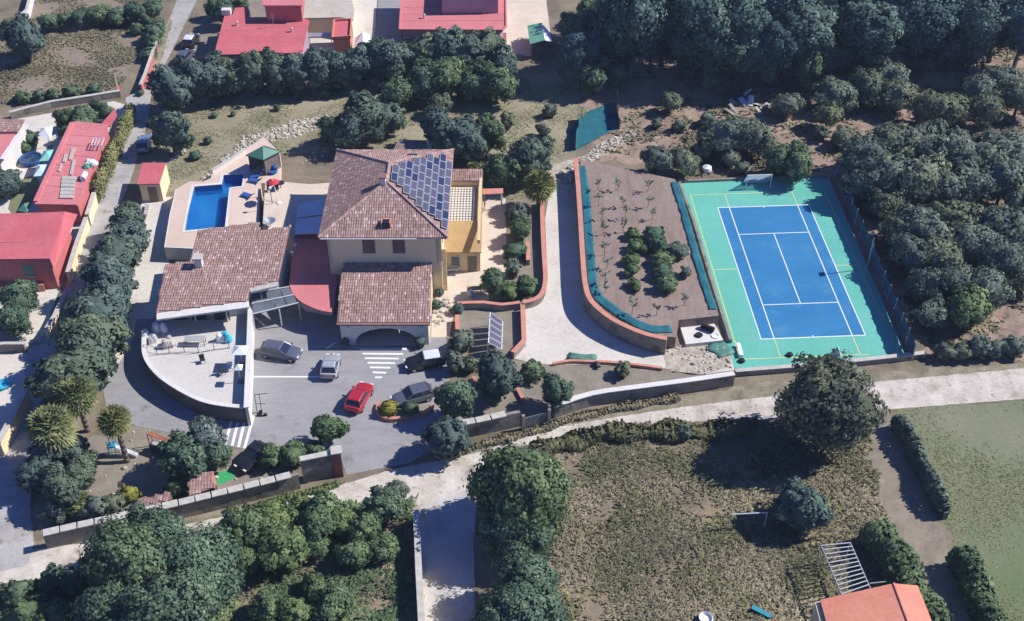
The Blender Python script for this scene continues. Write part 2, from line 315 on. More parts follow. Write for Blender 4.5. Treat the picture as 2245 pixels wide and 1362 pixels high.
def smoothed(pts, n=4):
    """Catmull-Rom through the points"""
    out = []
    for i in range(len(pts) - 1):
        p0 = pts[max(i - 1, 0)]; p1 = pts[i]; p2 = pts[i + 1]; p3 = pts[min(i + 2, len(pts) - 1)]
        for k in range(n):
            t = k / n
            out.append(tuple(0.5 * (2 * p1[j] + (p2[j] - p0[j]) * t + (2 * p0[j] - 5 * p1[j] + 4 * p2[j] - p3[j]) * t * t + (3 * p1[j] - p0[j] - 3 * p2[j] + p3[j]) * t ** 3) for j in range(len(p1))))
    return out + [tuple(pts[-1])]
def ribbon(pts, w0):
    """left and right offsets of a polyline"""
    L, R = [], []
    for i, p in enumerate(pts):
        a = pts[max(i - 1, 0)]; b = pts[min(i + 1, len(pts) - 1)]
        d = Vector((b[0] - a[0], b[1] - a[1])).normalized(); n = Vector((-d.y, d.x)) * w0 / 2
        L.append((p[0] + n.x, p[1] + n.y)); R.append((p[0] - n.x, p[1] - n.y))
    return L, R
def strip(mb, pts, w0, z0, z1, tone=0.5):
    L, R = ribbon(pts, w0); n = len(pts)
    V = [(*p, z0) for p in L] + [(*p, z0) for p in R] + [(*p, z1) for p in L] + [(*p, z1) for p in R]
    fs = [(0, n, 3 * n, 2 * n), (n - 1, 3 * n - 1, 4 * n - 1, 2 * n - 1)]
    for i in range(n - 1):
        fs += [(2 * n + i, 3 * n + i, 3 * n + i + 1, 2 * n + i + 1), (i, 2 * n + i, 2 * n + i + 1, i + 1), (n + i, n + i + 1, 3 * n + i + 1, 3 * n + i), (i, i + 1, n + i + 1, n + i)]
    return mb.add(V, fs, tone)
def inside(p, poly):
    x, y = p; c = False; n = len(poly)
    for i in range(n):
        x1, y1 = poly[i][:2]; x2, y2 = poly[(i + 1) % n][:2]
        if (y1 > y) != (y2 > y) and x < (x2 - x1) * (y - y1) / (y2 - y1) + x1: c = not c
    return c
def structure(name, mb, mat, **k): return tag(mb.build(name, mat, **k), kind='structure')
def resample(pts, step):
    out = [pts[0]]; need = step; acc = 0
    for i in range(len(pts) - 1):
        a = Vector(pts[i]); b = Vector(pts[i + 1]); L = (b - a).length; s0 = 0
        while L - s0 + acc >= step:
            s0 += step - acc; acc = 0; out.append(tuple(a + (b - a) * (s0 / L)))
        acc += L - s0
    return out

# ================================================================ THE GROUND
LV = 0.004
def ragged(poly, amp=0.35, step=1.2):
    q = list(poly) + [poly[0]]; q = resample(q, step)
    return [(x + rnd.uniform(-amp, amp), y + rnd.uniform(-amp, amp)) for x, y in q]
def area(name, px, lvl, mat, amp=0.0, step=1.2, z=0.0):
    p = GL(px, z)
    if amp: p = ragged(p, amp, step)
    return structure(name, MB().sheet(p, z + lvl * LV), mat), p
structure('ground', MB().sheet([(-500, -150), (500, -150), (500, 800), (-500, 800)], 0), 'earth')
area('orchard_ground', [(1240, 190), (1300, -60), (2700, -200), (2900, 820), (2245, 790), (2045, 792), (1830, 392), (1300, 352), (1290, 250)], 1, 'orchard', 0.5)
_, LAWN = area('lawn', [(300, 420), (335, 300), (430, 215), (740, 188), (960, 200), (1220, 150), (1290, 250), (1262, 340), (1210, 380), (1150, 440), (1060, 430), (985, 330), (720, 330), (612, 340), (610, 400), (440, 402), (385, 420)], 2, 'lawn', 0.4)
_, FIELD = area('dry_field', [(-120, 60), (90, 70), (335, 30), (345, 60), (255, 195), (40, 225), (-130, 250)], 1, 'field', 0.4)
_, FIELD2 = area('upper_field', [(60, -60), (60, 45), (100, 50), (340, 25), (370, -60)], 2, 'field', 0.4)
_, WEEDS = area('weed_field', [(1170, 985), (1320, 938), (1720, 918), (1895, 905), (1935, 1120), (2010, 1362), (2040, 1500), (1180, 1500), (1230, 1362)], 1, 'weeds', 0.4)
_, MEADOW = area('meadow', [(1955, 903), (2245, 875), (2700, 830), (2900, 1500), (2200, 1500), (2100, 1220), (2060, 1120)], 2, 'meadow', 0.3)
_, WILD = area('wild_garden_ground', [(-150, 1330), (0, 1292), (200, 1265), (490, 1150), (700, 1118), (905, 1100), (920, 1500), (-150, 1500)], 1, 'weeds', 0.4)
area('dirt_track', [(1870, 905), (1955, 900), (2005, 1030), (2075, 1190), (2130, 1362), (2170, 1500), (2060, 1500), (1985, 1250), (1925, 1110)], 3, 'dirt', 0.25)
_, PLAYG = area('play_garden_ground', [(200, 960), (300, 935), (420, 955), (480, 985), (560, 985), (655, 1040), (380, 1118), (100, 1185), (70, 1100)], 2, 'bed', 0.3)
area('rocky_track', [(1195, 395), (1215, 360), (1270, 345), (1330, 305), (1400, 282), (1420, 292), (1330, 340), (1290, 358), (1262, 372), (1255, 420), (1205, 430)], 3, 'rubble', 0.35, 0.9)
area('verge_strip', [(60, 1190), (500, 1118), (760, 1060), (1010, 1000), (1150, 955), (1330, 893), (1640, 845), (2000, 812), (2245, 796), (2500, 790), (2500, 850), (2245, 830), (1950, 860), (1300, 930), (1060, 1030), (500, 1150), (60, 1240)], 3, 'verge', 0.3)
# roads
LROAD_T = [(-160, 1255), (0, 1213), (280, 1180), (500, 1130), (700, 1078), (860, 1030), (1000, 1003), (1060, 990), (1130, 962), (1220, 937), (1350, 915), (1500, 892), (1700, 868), (1920, 838), (2245, 808), (2600, 785)]
LROAD_B = [(2600, 852), (2245, 875), (1950, 898), (1720, 918), (1500, 926), (1320, 937), (1190, 972), (1090, 1018), (1052, 1050), (1045, 1110), (1038, 1200), (1042, 1362), (1045, 1520), (918, 1520), (916, 1362), (912, 1200), (905, 1100), (850, 1105), (760, 1112), (490, 1148), (200, 1262), (0, 1286), (-160, 1320)]
area('road', LROAD_T + LROAD_B, 5, 'road', 0.05, 0.5)
LANE_R = [(462, -80), (432, 0), (395, 75), (362, 142), (330, 215), (325, 262), (300, 350), (285, 400), (262, 450), (235, 560), (190, 690), (120, 800), (85, 900), (75, 1000), (65, 1100), (75, 1190), (60, 1240)]
LANE_L = [(-160, 1290), (-160, 1000), (0, 965), (30, 900), (62, 850), (52, 800), (62, 760), (95, 735), (150, 612), (205, 445), (240, 365), (282, 250), (275, 215), (318, 190), (345, 110), (372, 40), (388, 0), (410, -80)]
area('lane', LANE_R + LANE_L, 6, 'lane', 0.05, 0.5)
area('lane_verge', [(318, 195), (345, 110), (372, 40), (378, 45), (358, 118), (335, 190)], 7, 'verge', 0.15, 0.6)
area('side_road', [(935, 1105), (1035, 1075), (1036, 1200), (1040, 1520), (935, 1520), (930, 1250)], 6, 'side', 0.05, 0.5)
# paved grounds of the villa
area('courtyard_asphalt', [(225, 850), (285, 760), (300, 700), (540, 700), (640, 640), (740, 660), (960, 700), (985, 760), (985, 860), (1030, 900), (1010, 945), (900, 1015), (760, 1042), (745, 1000), (640, 1005), (550, 987), (480, 975), (420, 958), (300, 935), (235, 905)], 7, 'asphalt')
area('garden_path', [(312, 432), (378, 432), (372, 575), (362, 600), (350, 690), (300, 720), (285, 770), (225, 850), (250, 760), (285, 640), (300, 520)], 6, 'drive')
area('driveway', [(1204, 425), (1256, 372), (1268, 385), (1280, 560), (1290, 660), (1335, 715), (1400, 752), (1465, 770), (1500, 760), (1600, 770), (1610, 812), (1540, 822), (1455, 808), (1280, 800), (1185, 800), (1120, 785), (1150, 745), (1150, 668), (1190, 655), (1200, 600), (1195, 480)], 6, 'drive')
area('driveway_gravel', [(1455, 770), (1500, 752), (1590, 760), (1606, 806), (1540, 822), (1460, 812)], 8, 'rubble', 0.3, 0.6)
area('patio', [(985, 425), (1108, 425), (1112, 600), (1070, 660), (1000, 662), (985, 740), (945, 740), (955, 575), (980, 500)], 8, 'patio')
area('panel_bed', [(1003, 672), (1140, 670), (1143, 742), (1112, 776), (1003, 772)], 9, 'bed')
area('lower_bed', [(1180, 798), (1280, 803), (1450, 812), (1600, 828), (1560, 838), (1300, 866), (1210, 905), (1100, 915), (1015, 940), (1010, 880), (1060, 800), (1120, 790)], 8, 'bed')
area('strip_bed', [(1112, 440), (1192, 435), (1196, 600), (1180, 655), (1075, 660), (1112, 600)], 9, 'bed')
# neighbours' yards
area('neighbour_yard', [(-120, 300), (0, 268), (90, 252), (250, 222), (280, 232), (190, 465), (95, 735), (60, 760), (-120, 800)], 4, 'drive')
area('neighbour_lawn', [(20, 470), (25, 400), (70, 385), (90, 400), (60, 470)], 8, 'meadow', 0.2)
area('back_yard', [(410, 130), (480, -60), (680, -60), (680, 130)], 6, 'bed')
area('shaded_drive', [(820, 110), (835, -60), (885, -60), (880, 110)], 6, 'asphalt')
area('sand_yard', [(1100, 110), (1105, -60), (1190, -60), (1210, 100), (1160, 125)], 7, 'patio')
area('house_yard', [(660, 130), (690, -60), (830, -60), (820, 120)], 7, 'drive')
area('left_bottom_yard', [(-120, 1010), (-120, 760), (52, 760), (62, 790), (52, 850), (0, 960)], 4, 'drive')
# ---- painted bays of the courtyard: every stripe its own piece
def stripe(a, b, wd, lvl, mat, name, parent, z=0.0):
    p = G(*a, z); q = G(*b, z); mb = MB(); L, R = ribbon([p, q], wd)
    mb.sheet([L[0], L[1], R[1], R[0]], z + lvl * LV); return mb.build(name, mat, parent)
cm = bpy.data.objects['courtyard_asphalt']
def stripes(seq, wd):
    for a, b in seq: stripe(a, b, wd, 9, 'line_white', 'painted_stripe', cm)
stripes([((788, 766), (892, 766)), ((795, 776), (884, 777)), ((800, 786), (874, 787)), ((806, 796), (866, 797)), ((811, 806), (856, 807)), ((817, 817), (847, 818)), ((822, 828), (838, 828))], 0.26)
stripes([((508, 922), (494, 975)), ((523, 921), (509, 978)), ((537, 921), (523, 981)), ((556, 912), (536, 984))], 0.28)
stripes([((551, 826.5), (720, 827)), ((720, 829), (733, 775)), ((716, 765), (735, 752))], 0.2)

# ================================================================ TENNIS COURT
CC = (30.65, 104.70); CA = math.radians(3.19)
def C2(x, y):
    c, s = math.cos(CA), math.sin(CA); return (CC[0] + c * x - s * y, CC[1] + s * x + c * y)
cg, CG = area('tennis_court', [(1492, 398), (1816, 388), (1986, 780), (1960, 786), (1800, 800), (1609, 808)], 4, 'court_green')
blue = MB().sheet([C2(x, y) for x, y in ((-5.485, -11.885), (5.485, -11.885), (5.485, 11.885), (-5.485, 11.885))], 5 * LV).build('blue_playing_surface', 'court_blue', cg)
def cl(x0, y0, x1, y1, wd=0.11, mat='line_white', lv=6):
    dx, dy = x1 - x0, y1 - y0; L = math.hypot(dx, dy); n = (-dy / L * wd / 2, dx / L * wd / 2)
    MB().sheet([C2(x0 + n[0], y0 + n[1]), C2(x1 + n[0], y1 + n[1]), C2(x1 - n[0], y1 - n[1]), C2(x0 - n[0], y0 - n[1])], lv * LV).build('court_line', mat, cg)
A, B = 5.485, 11.885
for s in (-1, 1):
    cl(-A - .06, s * B, A + .06, s * B, 0.13, lv=6); cl(s * A, -B + .07, s * A, B - .07, lv=6); cl(s * 4.115, -B + .07, s * 4.115, B - .07, lv=6)
    cl(-4.05, s * 6.4, 4.05, s * 6.4, lv=7); cl(0, s * (B - 0.07), 0, s * (B - 0.3), lv=7)
cl(0, -6.33, 0, 6.33, lv=8)
YL = 'line_yellow'
cl(-8.3, -14.9, -8.3, 14.75, 0.13, YL, 5.4); cl(-8.2, 14.7, 4.2, 14.7, 0.13, YL, 5.6); cl(-8.2, -14.85, 5.0, -14.85, 0.13, YL, 5.6)
cl(-8.2, 0.0, -5.6, 0.0, 0.13, YL, 5.7); cl(8.1, -14.9, 8.1, 14.7, 0.13, YL, 5.4); cl(5.6, 0, 8, 0, 0.13, YL, 5.7)
for s in (-1, 1): cl(s * 4.115, 11.99, s * 4.115, 14.6, 0.11, YL, 5.7); cl(s * 4.115, -14.7, s * 4.115, -11.99, 0.11, YL, 5.7)

# ================================================================ WALLS
def wall(name, label, px, h, th, mat, cop=None, copmat=None, block=None, n=1, z0=0.0, gap=0.12, over=0.08, ct=0.1, cat='wall', z_at=None, world=None):
    """px: line along the wall top as seen; cop: coping width"""
    pts = world or GL(px, h + z0)
    if n > 1: pts = smoothed(pts, n)
    t = thing(name, label, cat, (pts[0][0], pts[0][1], 0))
    strip(MB(), pts, th, 0.0, z0 + h - (ct if cop else 0)).build('wall_face', mat, t)
    if cop:
        if block:
            q = resample(pts, block)
            for i in range(len(q) - 1):
                a = Vector(q[i]); b = Vector(q[i + 1]); d = (b - a); L = d.length; m = (a + b) / 2
                dz = rnd.uniform(-0.02, 0.03)
                MB().obox(m.x, m.y, z0 + h - ct + 0.003, z0 + h + dz, L - gap, cop * rnd.uniform(0.94, 1.05), math.atan2(d.y, d.x) + rnd.uniform(-.02, .02)).build('coping_block', copmat or 'coping', t, bevel=0.02)
        else:
            strip(MB(), pts, cop, z0 + h - ct + 0.003, z0 + h).build('coping', copmat or 'coping', t)
    return t
t = wall('boundary_wall', 'grey street wall with pale coping blocks below the palm garden', [(92, 1168), (230, 1138), (380, 1104), (520, 1070), (653, 1036)], 2.0, 0.35, 'grey_render', 0.75, block=1.42)
t = wall('boundary_wall', 'taller end piece of grey street wall beside the gate pier', [(657, 1006), (735, 990)], 3.0, 0.4, 'grey_render', 0.6)
pr = thing('gate_pier', 'dark red gate pier with pale cap at the courtyard entrance', 'pier', G3(746, 1043))
gx, gy = G(744, 1041)
MB().obox(gx, gy, 0, 3.15, 0.75, 0.75, 0.2).build('pier_shaft', 'brickred', pr); MB().obox(gx, gy, 3.153, 3.32, 1.0, 1.0, 0.2).build('pier_cap', 'coping', pr, bevel=0.03)
wall('boundary_wall', 'grey street wall with short coping blocks right of the gateway', [(1008, 928), (1060, 917), (1140, 900)], 2.0, 0.35, 'grey_render', 0.75, block=1.5)
wall('boundary_wall', 'long grey retaining wall with white coping below the tennis court', [(1214, 889), (1297, 862), (1400, 847), (1500, 834), (1610, 818)], 1.6, 0.4, 'grey_render', 0.6, copmat='white', n=3)
wall('boundary_wall', 'low grey wall closing the lower edge of the tennis court', [(1612, 812), (1760, 800), (1900, 787), (2030, 772)], 0.7, 0.4, 'grey_render', 0.5, n=2)
wall('driveway_wall', 'curved retaining wall with salmon coping along the vegetable garden', [(1262, 346), (1267, 400), (1272, 470), (1277, 550), (1283, 620), (1296, 658), (1330, 690), (1370, 713), (1415, 731), (1462, 742)], 2.1, 0.35, 'grey_render', 0.55, 'salmon', n=4)
wall('driveway_wall', 'low wall with salmon coping on the house side of the driveway', [(1188, 432), (1190, 500), (1193, 560), (1196, 612), (1188, 642), (1172, 655), (1146, 662)], 1.0, 0.3, 'grey_render', 0.5, 'salmon', n=4)
wall('driveway_wall', 'low salmon-topped wall closing the patio above the panel bed', [(1002, 664), (1060, 662), (1100, 667), (1140, 662)], 0.9, 0.3, 'grey_render', 0.42, 'salmon', n=2)
wall('driveway_wall', 'low salmon-topped wall beside the tilted ground panels', [(1146, 668), (1149, 745), (1124, 772)], 0.9, 0.3, 'grey_render', 0.5, 'salmon')
wall('garden_wall', 'short salmon wall stub left of the ground panels', [(1002, 690), (1003, 722)], 0.9, 0.35, 'grey_render', 0.45, 'salmon')
wall('garden_wall', 'short salmon wall stub among the shrubs by the driveway', [(1157, 530), (1158, 570)], 0.8, 0.35, 'grey_render', 0.45, 'salmon')
wall('garden_kerb', 'curved salmon kerb between the driveway and the lower bed', [(1212, 796), (1250, 790), (1290, 791), (1340, 793), (1400, 799), (1452, 806)], 0.35, 0.3, 'salmon', n=3, cat='kerb')
wall('garden_kerb', 'salmon bed edging under the dark round tree', [(1022, 850), (1040, 825)], 0.4, 0.35, 'salmon', cat='kerb')
wall('garden_kerb', 'salmon bed edging beside the street wall', [(1134, 850), (1150, 880)], 0.4, 0.35, 'salmon', cat='kerb')
wall('court_kerb', 'narrow concrete kerb wall along the left side of the tennis court', [(1488, 394), (1520, 480), (1556, 600), (1602, 745)], 0.5, 0.3, 'grey_render', cat='kerb')
wall('court_kerb', 'low grey kerb along the far end of the tennis court', [(1490, 396), (1650, 389), (1815, 384)], 0.3, 0.3, 'grey_render', cat='kerb')
wall('lane_wall', 'pale lane wall under the clipped ivy', [(277, 240), (255, 300), (232, 350), (206, 420), (190, 470)], 1.6, 0.4, 'cream', 0.5)
wall('lane_wall', 'pale lane wall beside the pink house', [(188, 476), (165, 540), (148, 596)], 1.5, 0.35, 'cream', 0.5)
wall('lane_wall', 'pale lane wall with dark gap below the pink house', [(143, 640), (120, 690), (100, 722)], 1.3, 0.35, 'cream', 0.5)
wall('lane_wall', 'cream wall at the lane bend on the left edge', [(55, 852), (30, 905), (-5, 970)], 1.8, 0.4, 'cream', 0.6)
wall('lane_wall', 'red and white streaked wall of the dry field along the lane', [(342, 90), (330, 125), (318, 160), (307, 185)], 1.4, 0.3, 'pinkwall', 0.4)
wall('field_wall', 'low grey rubble wall along the bottom of the dry field', [(20, 245), (110, 222), (200, 208), (262, 198)], 1.0, 0.4, 'grey_render', 0.45)
wall('field_wall', 'white wall in the upper left corner', [(70, -30), (58, 20), (30, 45)], 1.6, 0.3, 'white', 0.4)
wall('side_road_wall', 'cream wall running down the left of the side road', [(912, 1118), (915, 1180), (918, 1250), (924, 1362), (930, 1480)], 1.9, 0.4, 'cream', 0.55)
wall('garden_wall', 'low white wall slanting up behind the pool to the green gazebo', [(464, 372), (500, 350), (538, 325)], 2.4, 0.2, 'white', 0.3)
gt = thing('service_gate', 'grey metal service gate set in the street wall', 'gate', G3(1176, 938))
a = Vector(G(1147, 942)); b = Vector(G(1203, 928)); d = (b - a); an = math.atan2(d.y, d.x)
for k in range(10):
    p = a + d * (k + .5) / 10; MB().obox(p.x, p.y, 0.12, 1.5, d.length / 10 - 0.05, 0.05, an).build('gate_panel', 'greyglass', gt)
for k in (0.25, 0.85, 1.4): m_ = (a + b) / 2; MB().obox(m_.x, m_.y + 0.05, k, k + .08, d.length, 0.06, an).build('gate_rail', 'metal', gt)
for p in (a, b): MB().obox(p.x, p.y, 0, 1.9, 0.3, 0.3, an).build('gate_post', 'grey_render', gt)
# vegetable garden: raised bed behind the curved wall
VZ = 1.5
VEG = GL([(1272, 350), (1480, 393), (1515, 500), (1560, 640), (1576, 692), (1488, 702), (1482, 740), (1450, 737), (1400, 722), (1345, 694), (1310, 668), (1296, 640), (1286, 560), (1278, 450)], VZ)
structure('vegetable_garden', MB().prism(VEG, 0.0, VZ), 'soil')
def cloth(name, label, px, z, mat, amp=0.12, step=0.5, wd=1.1, cat='netting'):
    pts = resample(smoothed(GL(px, z), 4), step); L, R = ribbon(pts, wd); n = len(pts); V = []; cols = 5
    for i in range(n):
        for j in range(cols):
            f = j / (cols - 1); V.append((L[i][0] * (1 - f) + R[i][0] * f + rnd.uniform(-.06, .06), L[i][1] * (1 - f) + R[i][1] * f + rnd.uniform(-.06, .06), z + 0.03 + rnd.uniform(0, amp)))
    fs = [(i * cols + j, i * cols + j + 1, (i + 1) * cols + j + 1, (i + 1) * cols + j) for i in range(n - 1) for j in range(cols - 1)]
    o = MB().add(V, fs).build(name, mat, smooth=True); tag(o, label, cat); o.modifiers.new('thickness', 'SOLIDIFY').thickness = 0.02; return o
cloth('teal_netting', 'rumpled teal netting along the curved vegetable garden wall', [(1274, 365), (1284, 440), (1291, 540), (1302, 635), (1330, 668), (1380, 702), (1425, 722), (1476, 722)], VZ, 'teal_net')
cloth('teal_netting', 'strip of teal netting between vegetable plot and tennis court', [(1478, 400), (1500, 470), (1528, 570), (1552, 645), (1566, 685)], VZ, 'teal_net', wd=0.9)
cloth('dark_netting', 'dark green netting heap beside the court corner', [(1555, 755), (1580, 765), (1600, 785)], 0.04, 'green_sheet', wd=2.0)
cloth('green_netting', 'crumpled green netting lying on the driveway edge', [(1245, 782), (1275, 785), (1320, 784)], 0.05, 'green_sheet', 0.25, wd=0.8)
# teal netting enclosure up the slope: net floor and two standing net sides
cv = thing('teal_enclosure', 'teal net enclosure with two dark standing sides above the rocky track', 'enclosure', G3(1300, 290))
def netwall(pa, pb, h0, h1, mat, nm):
    a_, b_ = Vector(pa), Vector(pb); V = []; n_ = 12
    for i in range(n_ + 1):
        f = i / n_; c = a_.lerp(b_, f); hh = h0 + (h1 - h0) * f - .18 * math.sin(math.pi * ((f * 3) % 1))
        for k in range(4): V.append((c.x + rnd.uniform(-.07, .07) - .12 * k / 3, c.y, .02 + hh * k / 3))
    MB().add(V, [(i * 4 + k, (i + 1) * 4 + k, (i + 1) * 4 + k + 1, i * 4 + k + 1) for i in range(n_) for k in range(3)]).build(nm, mat, cv, smooth=True)
fl_ = ragged(GL([(1249, 335), (1247, 285), (1290, 245), (1345, 222), (1362, 278), (1300, 308)]), .1, .6)
MB().sheet(fl_, .05).build('net_floor', 'teal_net', cv)
netwall(G(1276, 262), G(1262, 330), 1.7, 1.5, 'teal_net', 'net_side'); netwall(G(1352, 225), G(1358, 284), 1.8, 1.6, 'teal_net', 'net_side'); netwall(G(1262, 330), G(1305, 308), .5, .4, 'teal_net', 'net_front')
for u, v in ((1276, 262), (1262, 330), (1352, 225), (1358, 284), (1268, 296), (1355, 255)): p_ = G(u, v); MB().tube((*p_, 0), (*p_, 1.85), .05).build('net_post', 'wood', cv)
# court windscreen fence
fa, fb = Vector(G(1832, 396)), Vector(G(1999, 790)); fd = fb - fa; fan = math.atan2(fd.y, fd.x)
cf = thing('court_fence', 'tall navy windscreen fence on concrete wall right of the tennis court', 'fence', (fa.x, fa.y, 0))
NS = 14
for k in range(NS + 1):
    p = fa + fd * k / NS; MB().tube((p.x, p.y, 0), (p.x, p.y, 2.35), 0.06, 6).build('post', 'metal', cf)
for k in range(NS):
    p = fa + fd * (k + .5) / NS; L = fd.length / NS
    mb = MB(); V = []; nx, nz = 7, 5; dn = fd.normalized(); nrm = Vector((-dn.y, dn.x))
    for i in range(nx):
        for j in range(nz):
            s_ = (i / (nx - 1) - .5) * (L - .1); q = p + dn * s_ - nrm * (rnd.uniform(-.05, .12)); V.append((q.x, q.y, 0.5 + 1.75 * j / (nz - 1) - (0.12 * math.sin(math.pi * i / (nx - 1)) if j == nz - 1 else 0)))
    o = mb.add(V, [(i * nz + j, (i + 1) * nz + j, (i + 1) * nz + j + 1, i * nz + j + 1) for i in range(nx - 1) for j in range(nz - 1)]).build('net_panel', 'teal_dark', cf, smooth=True)
strip(MB(), [tuple(fa + Vector((.25, 0))), tuple(fb + Vector((.25, 0)))], 0.25, 0, 0.6).build('base_wall', 'grey_render', cf)

# ================================================================ BUILDINGS
def tiles(poly, down, w0=0.25, l0=0.42, seed=1, light=0.09, inset=0.0):
    """barrel tiles laid in courses over a planar roof polygon; returns a builder holding them all"""
    r = random.Random(seed); mb = MB(); d = Vector(down).normalized(); P0 = Vector(poly[0])
    n = None
    for i in range(1, len(poly) - 1):
        nn = (Vector(poly[i]) - P0).cross(Vector(poly[i + 1]) - P0)
        if nn.length > 1e-4: n = nn if n is None else n + nn
    n.normalize()
    if n.z < 0: n = -n
    d = (d - n * d.dot(n)).normalized(); c = n.cross(d).normalized()
    q = [((Vector(p) - P0).dot(c), (Vector(p) - P0).dot(d)) for p in poly]
    a0, a1 = min(p[0] for p in q), max(p[0] for p in q); b0, b1 = min(p[1] for p in q), max(p[1] for p in q)
    na = int((a1 - a0) / w0) + 1; nb = int((b1 - b0) / l0) + 1
    prof = [(-0.5, 0.0), (-0.3, 0.32), (0.0, 0.45), (0.3, 0.32), (0.5, 0.0)]
    for j in range(nb):
        for i in range(na):
            a = a0 + (i + .5) * w0; b = b0 + (j + .5) * l0
            if not (inside((a, b), q) and inside((a, b + l0 * .3), q) ): continue
            tn = r.gauss(0.42, 0.13)
            if r.random() < light: tn = r.uniform(0.66, 0.95)
            tn = max(0, min(1, tn))
            ja = r.uniform(-.025, .025); V = []
            for e, (bb, k, hz) in enumerate(((b - l0 * .5, 0.92, 0.0), (b + l0 * .56, 1.0, 0.022))):
                for x, z in prof: V.append(P0 + c * (a + ja + x * w0 * k) + d * bb + n * (0.012 + hz + z * w0 * 0.36))
            mb.add(V, [(0, 1, 6, 5), (1, 2, 7, 6), (2, 3, 8, 7), (3, 4, 9, 8), (9, 8, 7, 6, 5)], tn)
    return mb
def ridge(mb, p, q, r=0.16, seg=0.45):
    p, q = Vector(p), Vector(q); L = (q - p).length; n = max(1, int(L / seg))
    for k in range(n):
        a = p + (q - p) * k / n; b = p + (q - p) * (k + 1.06) / n
        mb.tube(a + Vector((0, 0, .05)), b + Vector((0, 0, .07)), r, 6, r * 0.9, max(0, min(1, rnd.gauss(0.62, 0.15))))
def stuffpart(o): o['kind'] = 'stuff'; return o
def window(parent, x, y, z, wd, h, axis='y', name='window', frame='white', depth=0.06):
    """window with frame and pane on a wall facing -y ('y') or +x ('x')"""
    if axis == 'y':
        fr = MB().box(x - wd / 2 - .07, x + wd / 2 + .07, y - depth, y - .003, z - .07, z + h + .07).build(name, frame, parent)
        MB().box(x - wd / 2, x + wd / 2, y - depth - .02, y - depth - .003, z, z + h).build('pane', 'glass', fr)
        MB().box(x - wd / 2 - .12, x + wd / 2 + .12, y - depth - .12, y - depth - .003, z - .15, z - .075).build('sill', 'coping', fr)
    else:
        fr = MB().box(x + .003, x + depth, y - wd / 2 - .07, y + wd / 2 + .07, z - .07, z + h + .07).build(name, frame, parent)
        MB().box(x + depth + .003, x + depth + .02, y - wd / 2, y + wd / 2, z, z + h).build('pane', 'glass', fr)
    return fr
# ---------------------------------------------------------------- villa, main block
ZE = 8.0
x0 = (G(735, 327, ZE)[0] + G(703, 520, ZE)[0]) / 2; x1 = (G(993, 331, ZE)[0] + G(982, 524, ZE)[0]) / 2
y0 = G(840, 521, ZE)[1]; y1 = G(860, 329, ZE)[1]; ZR = ZE + 2.5; xm = (x0 + x1) / 2; hw = (x1 - x0) / 2
vl = thing('villa', 'cream two storey villa with hipped clay tile roof carrying solar panels', 'house', (xm, (y0 + y1) / 2, 0))
wx0, wx1, wy0, wy1 = x0 + .75, x1 - .75, y0 + .55, y1 - .55
MB().box(wx0, wx1, wy0, wy1, 0, ZE - .25).build('wall', 'cream', vl)
MB().box(x0 + .03, x1 - .03, y0 + .03, y1 - .03, ZE - .245, ZE - .12).build('eave_board', 'white', vl)
ra, rb = (xm, y0 + hw, ZR), (xm, y1 - hw, ZR)
C0, C1, C2_, C3 = (x0, y0, ZE), (x1, y0, ZE), (x1, y1, ZE), (x0, y1, ZE)
MB().add([C0, C1, C2_, C3, ra, rb, *[(p[0], p[1], ZE - .115) for p in (C0, C1, C2_, C3)]], [(0, 1, 4), (1, 2, 5, 4), (2, 3, 5), (3, 0, 4, 5), (0, 6, 7, 1), (1, 7, 8, 2), (2, 8, 9, 3), (3, 9, 6, 0), (6, 9, 8, 7)]).build('roof', 'tile_base', vl)
RF = bpy.data.objects
roof = [o for o in vl.children if o.name.startswith('roof')][0]
for k, (pl, dn) in enumerate((([C0, C1, ra], (0, -1, -.37)), ([C2_, C3, rb], (0, 1, -.37)), ([C3, C0, ra, rb], (-1, 0, -.37)), ([C1, C2_, rb, ra], (1, 0, -.37)))):
    stuffpart(tiles(pl, dn, seed=20 + k).build('roof_tiles', 'tile', vl))
hp = MB()
for c in (C0, C1): ridge(hp, c, ra)
for c in (C2_, C3): ridge(hp, c, rb)
ridge(hp, ra, rb); stuffpart(hp.build('hip_tiles', 'tile', vl))
for xx in (wx0 + .15, wx1 - .45): MB().tube((xx, wy0 - .08, 4.2), (xx, wy0 - .08, ZE - .26), .05).build('downpipe', 'coping', vl)
MB().tube((x0 + .2, y0 - .07, ZE - .12), (x1 - 3.2, y0 - .07, ZE - .12), 0.09).build('gutter', 'white', vl)
for u in (808, 874):
    xx = G(u, 540, 6.6)[0]; wn_ = window(vl, xx, wy0, 5.75, 1.15, 1.45, frame='wood')
    MB().box(xx - .03, xx + .03, wy0 - .1, wy0 - .083, 5.76, 7.19).build('mullion', 'wood', wn_)
def onroofF(u, v):  # front hip
    s = (ZR - ZE) / hw; return GS(u, v, ZE, y0, s)
p = onroofF(848, 494)
ch = MB().box(p[0] - .55, p[0] + .45, p[1] - .4, p[1] + .5, p[2] - .4, p[2] + .55).build('roof_vent', 'salmon', vl)
MB().box(p[0] - .42, p[0] + .32, p[1] - .43, p[1] + .3, p[2] - .2, p[2] + .57).build('vent_opening', 'dark', ch)
p = (xm - 1.2, y0 + hw - .4, ZR - .35)
ch = MB().box(p[0] + .55, p[0] + 1.15, p[1] - .2, p[1] + .5, p[2] - .3, p[2] + 1.15).build('chimney', 'white', vl)
MB().box(p[0] + .45, p[0] + 1.25, p[1] - .3, p[1] + .6, p[2] + 1.153, p[2] + 1.28).build('chimney_cap', 'tile_base', ch)
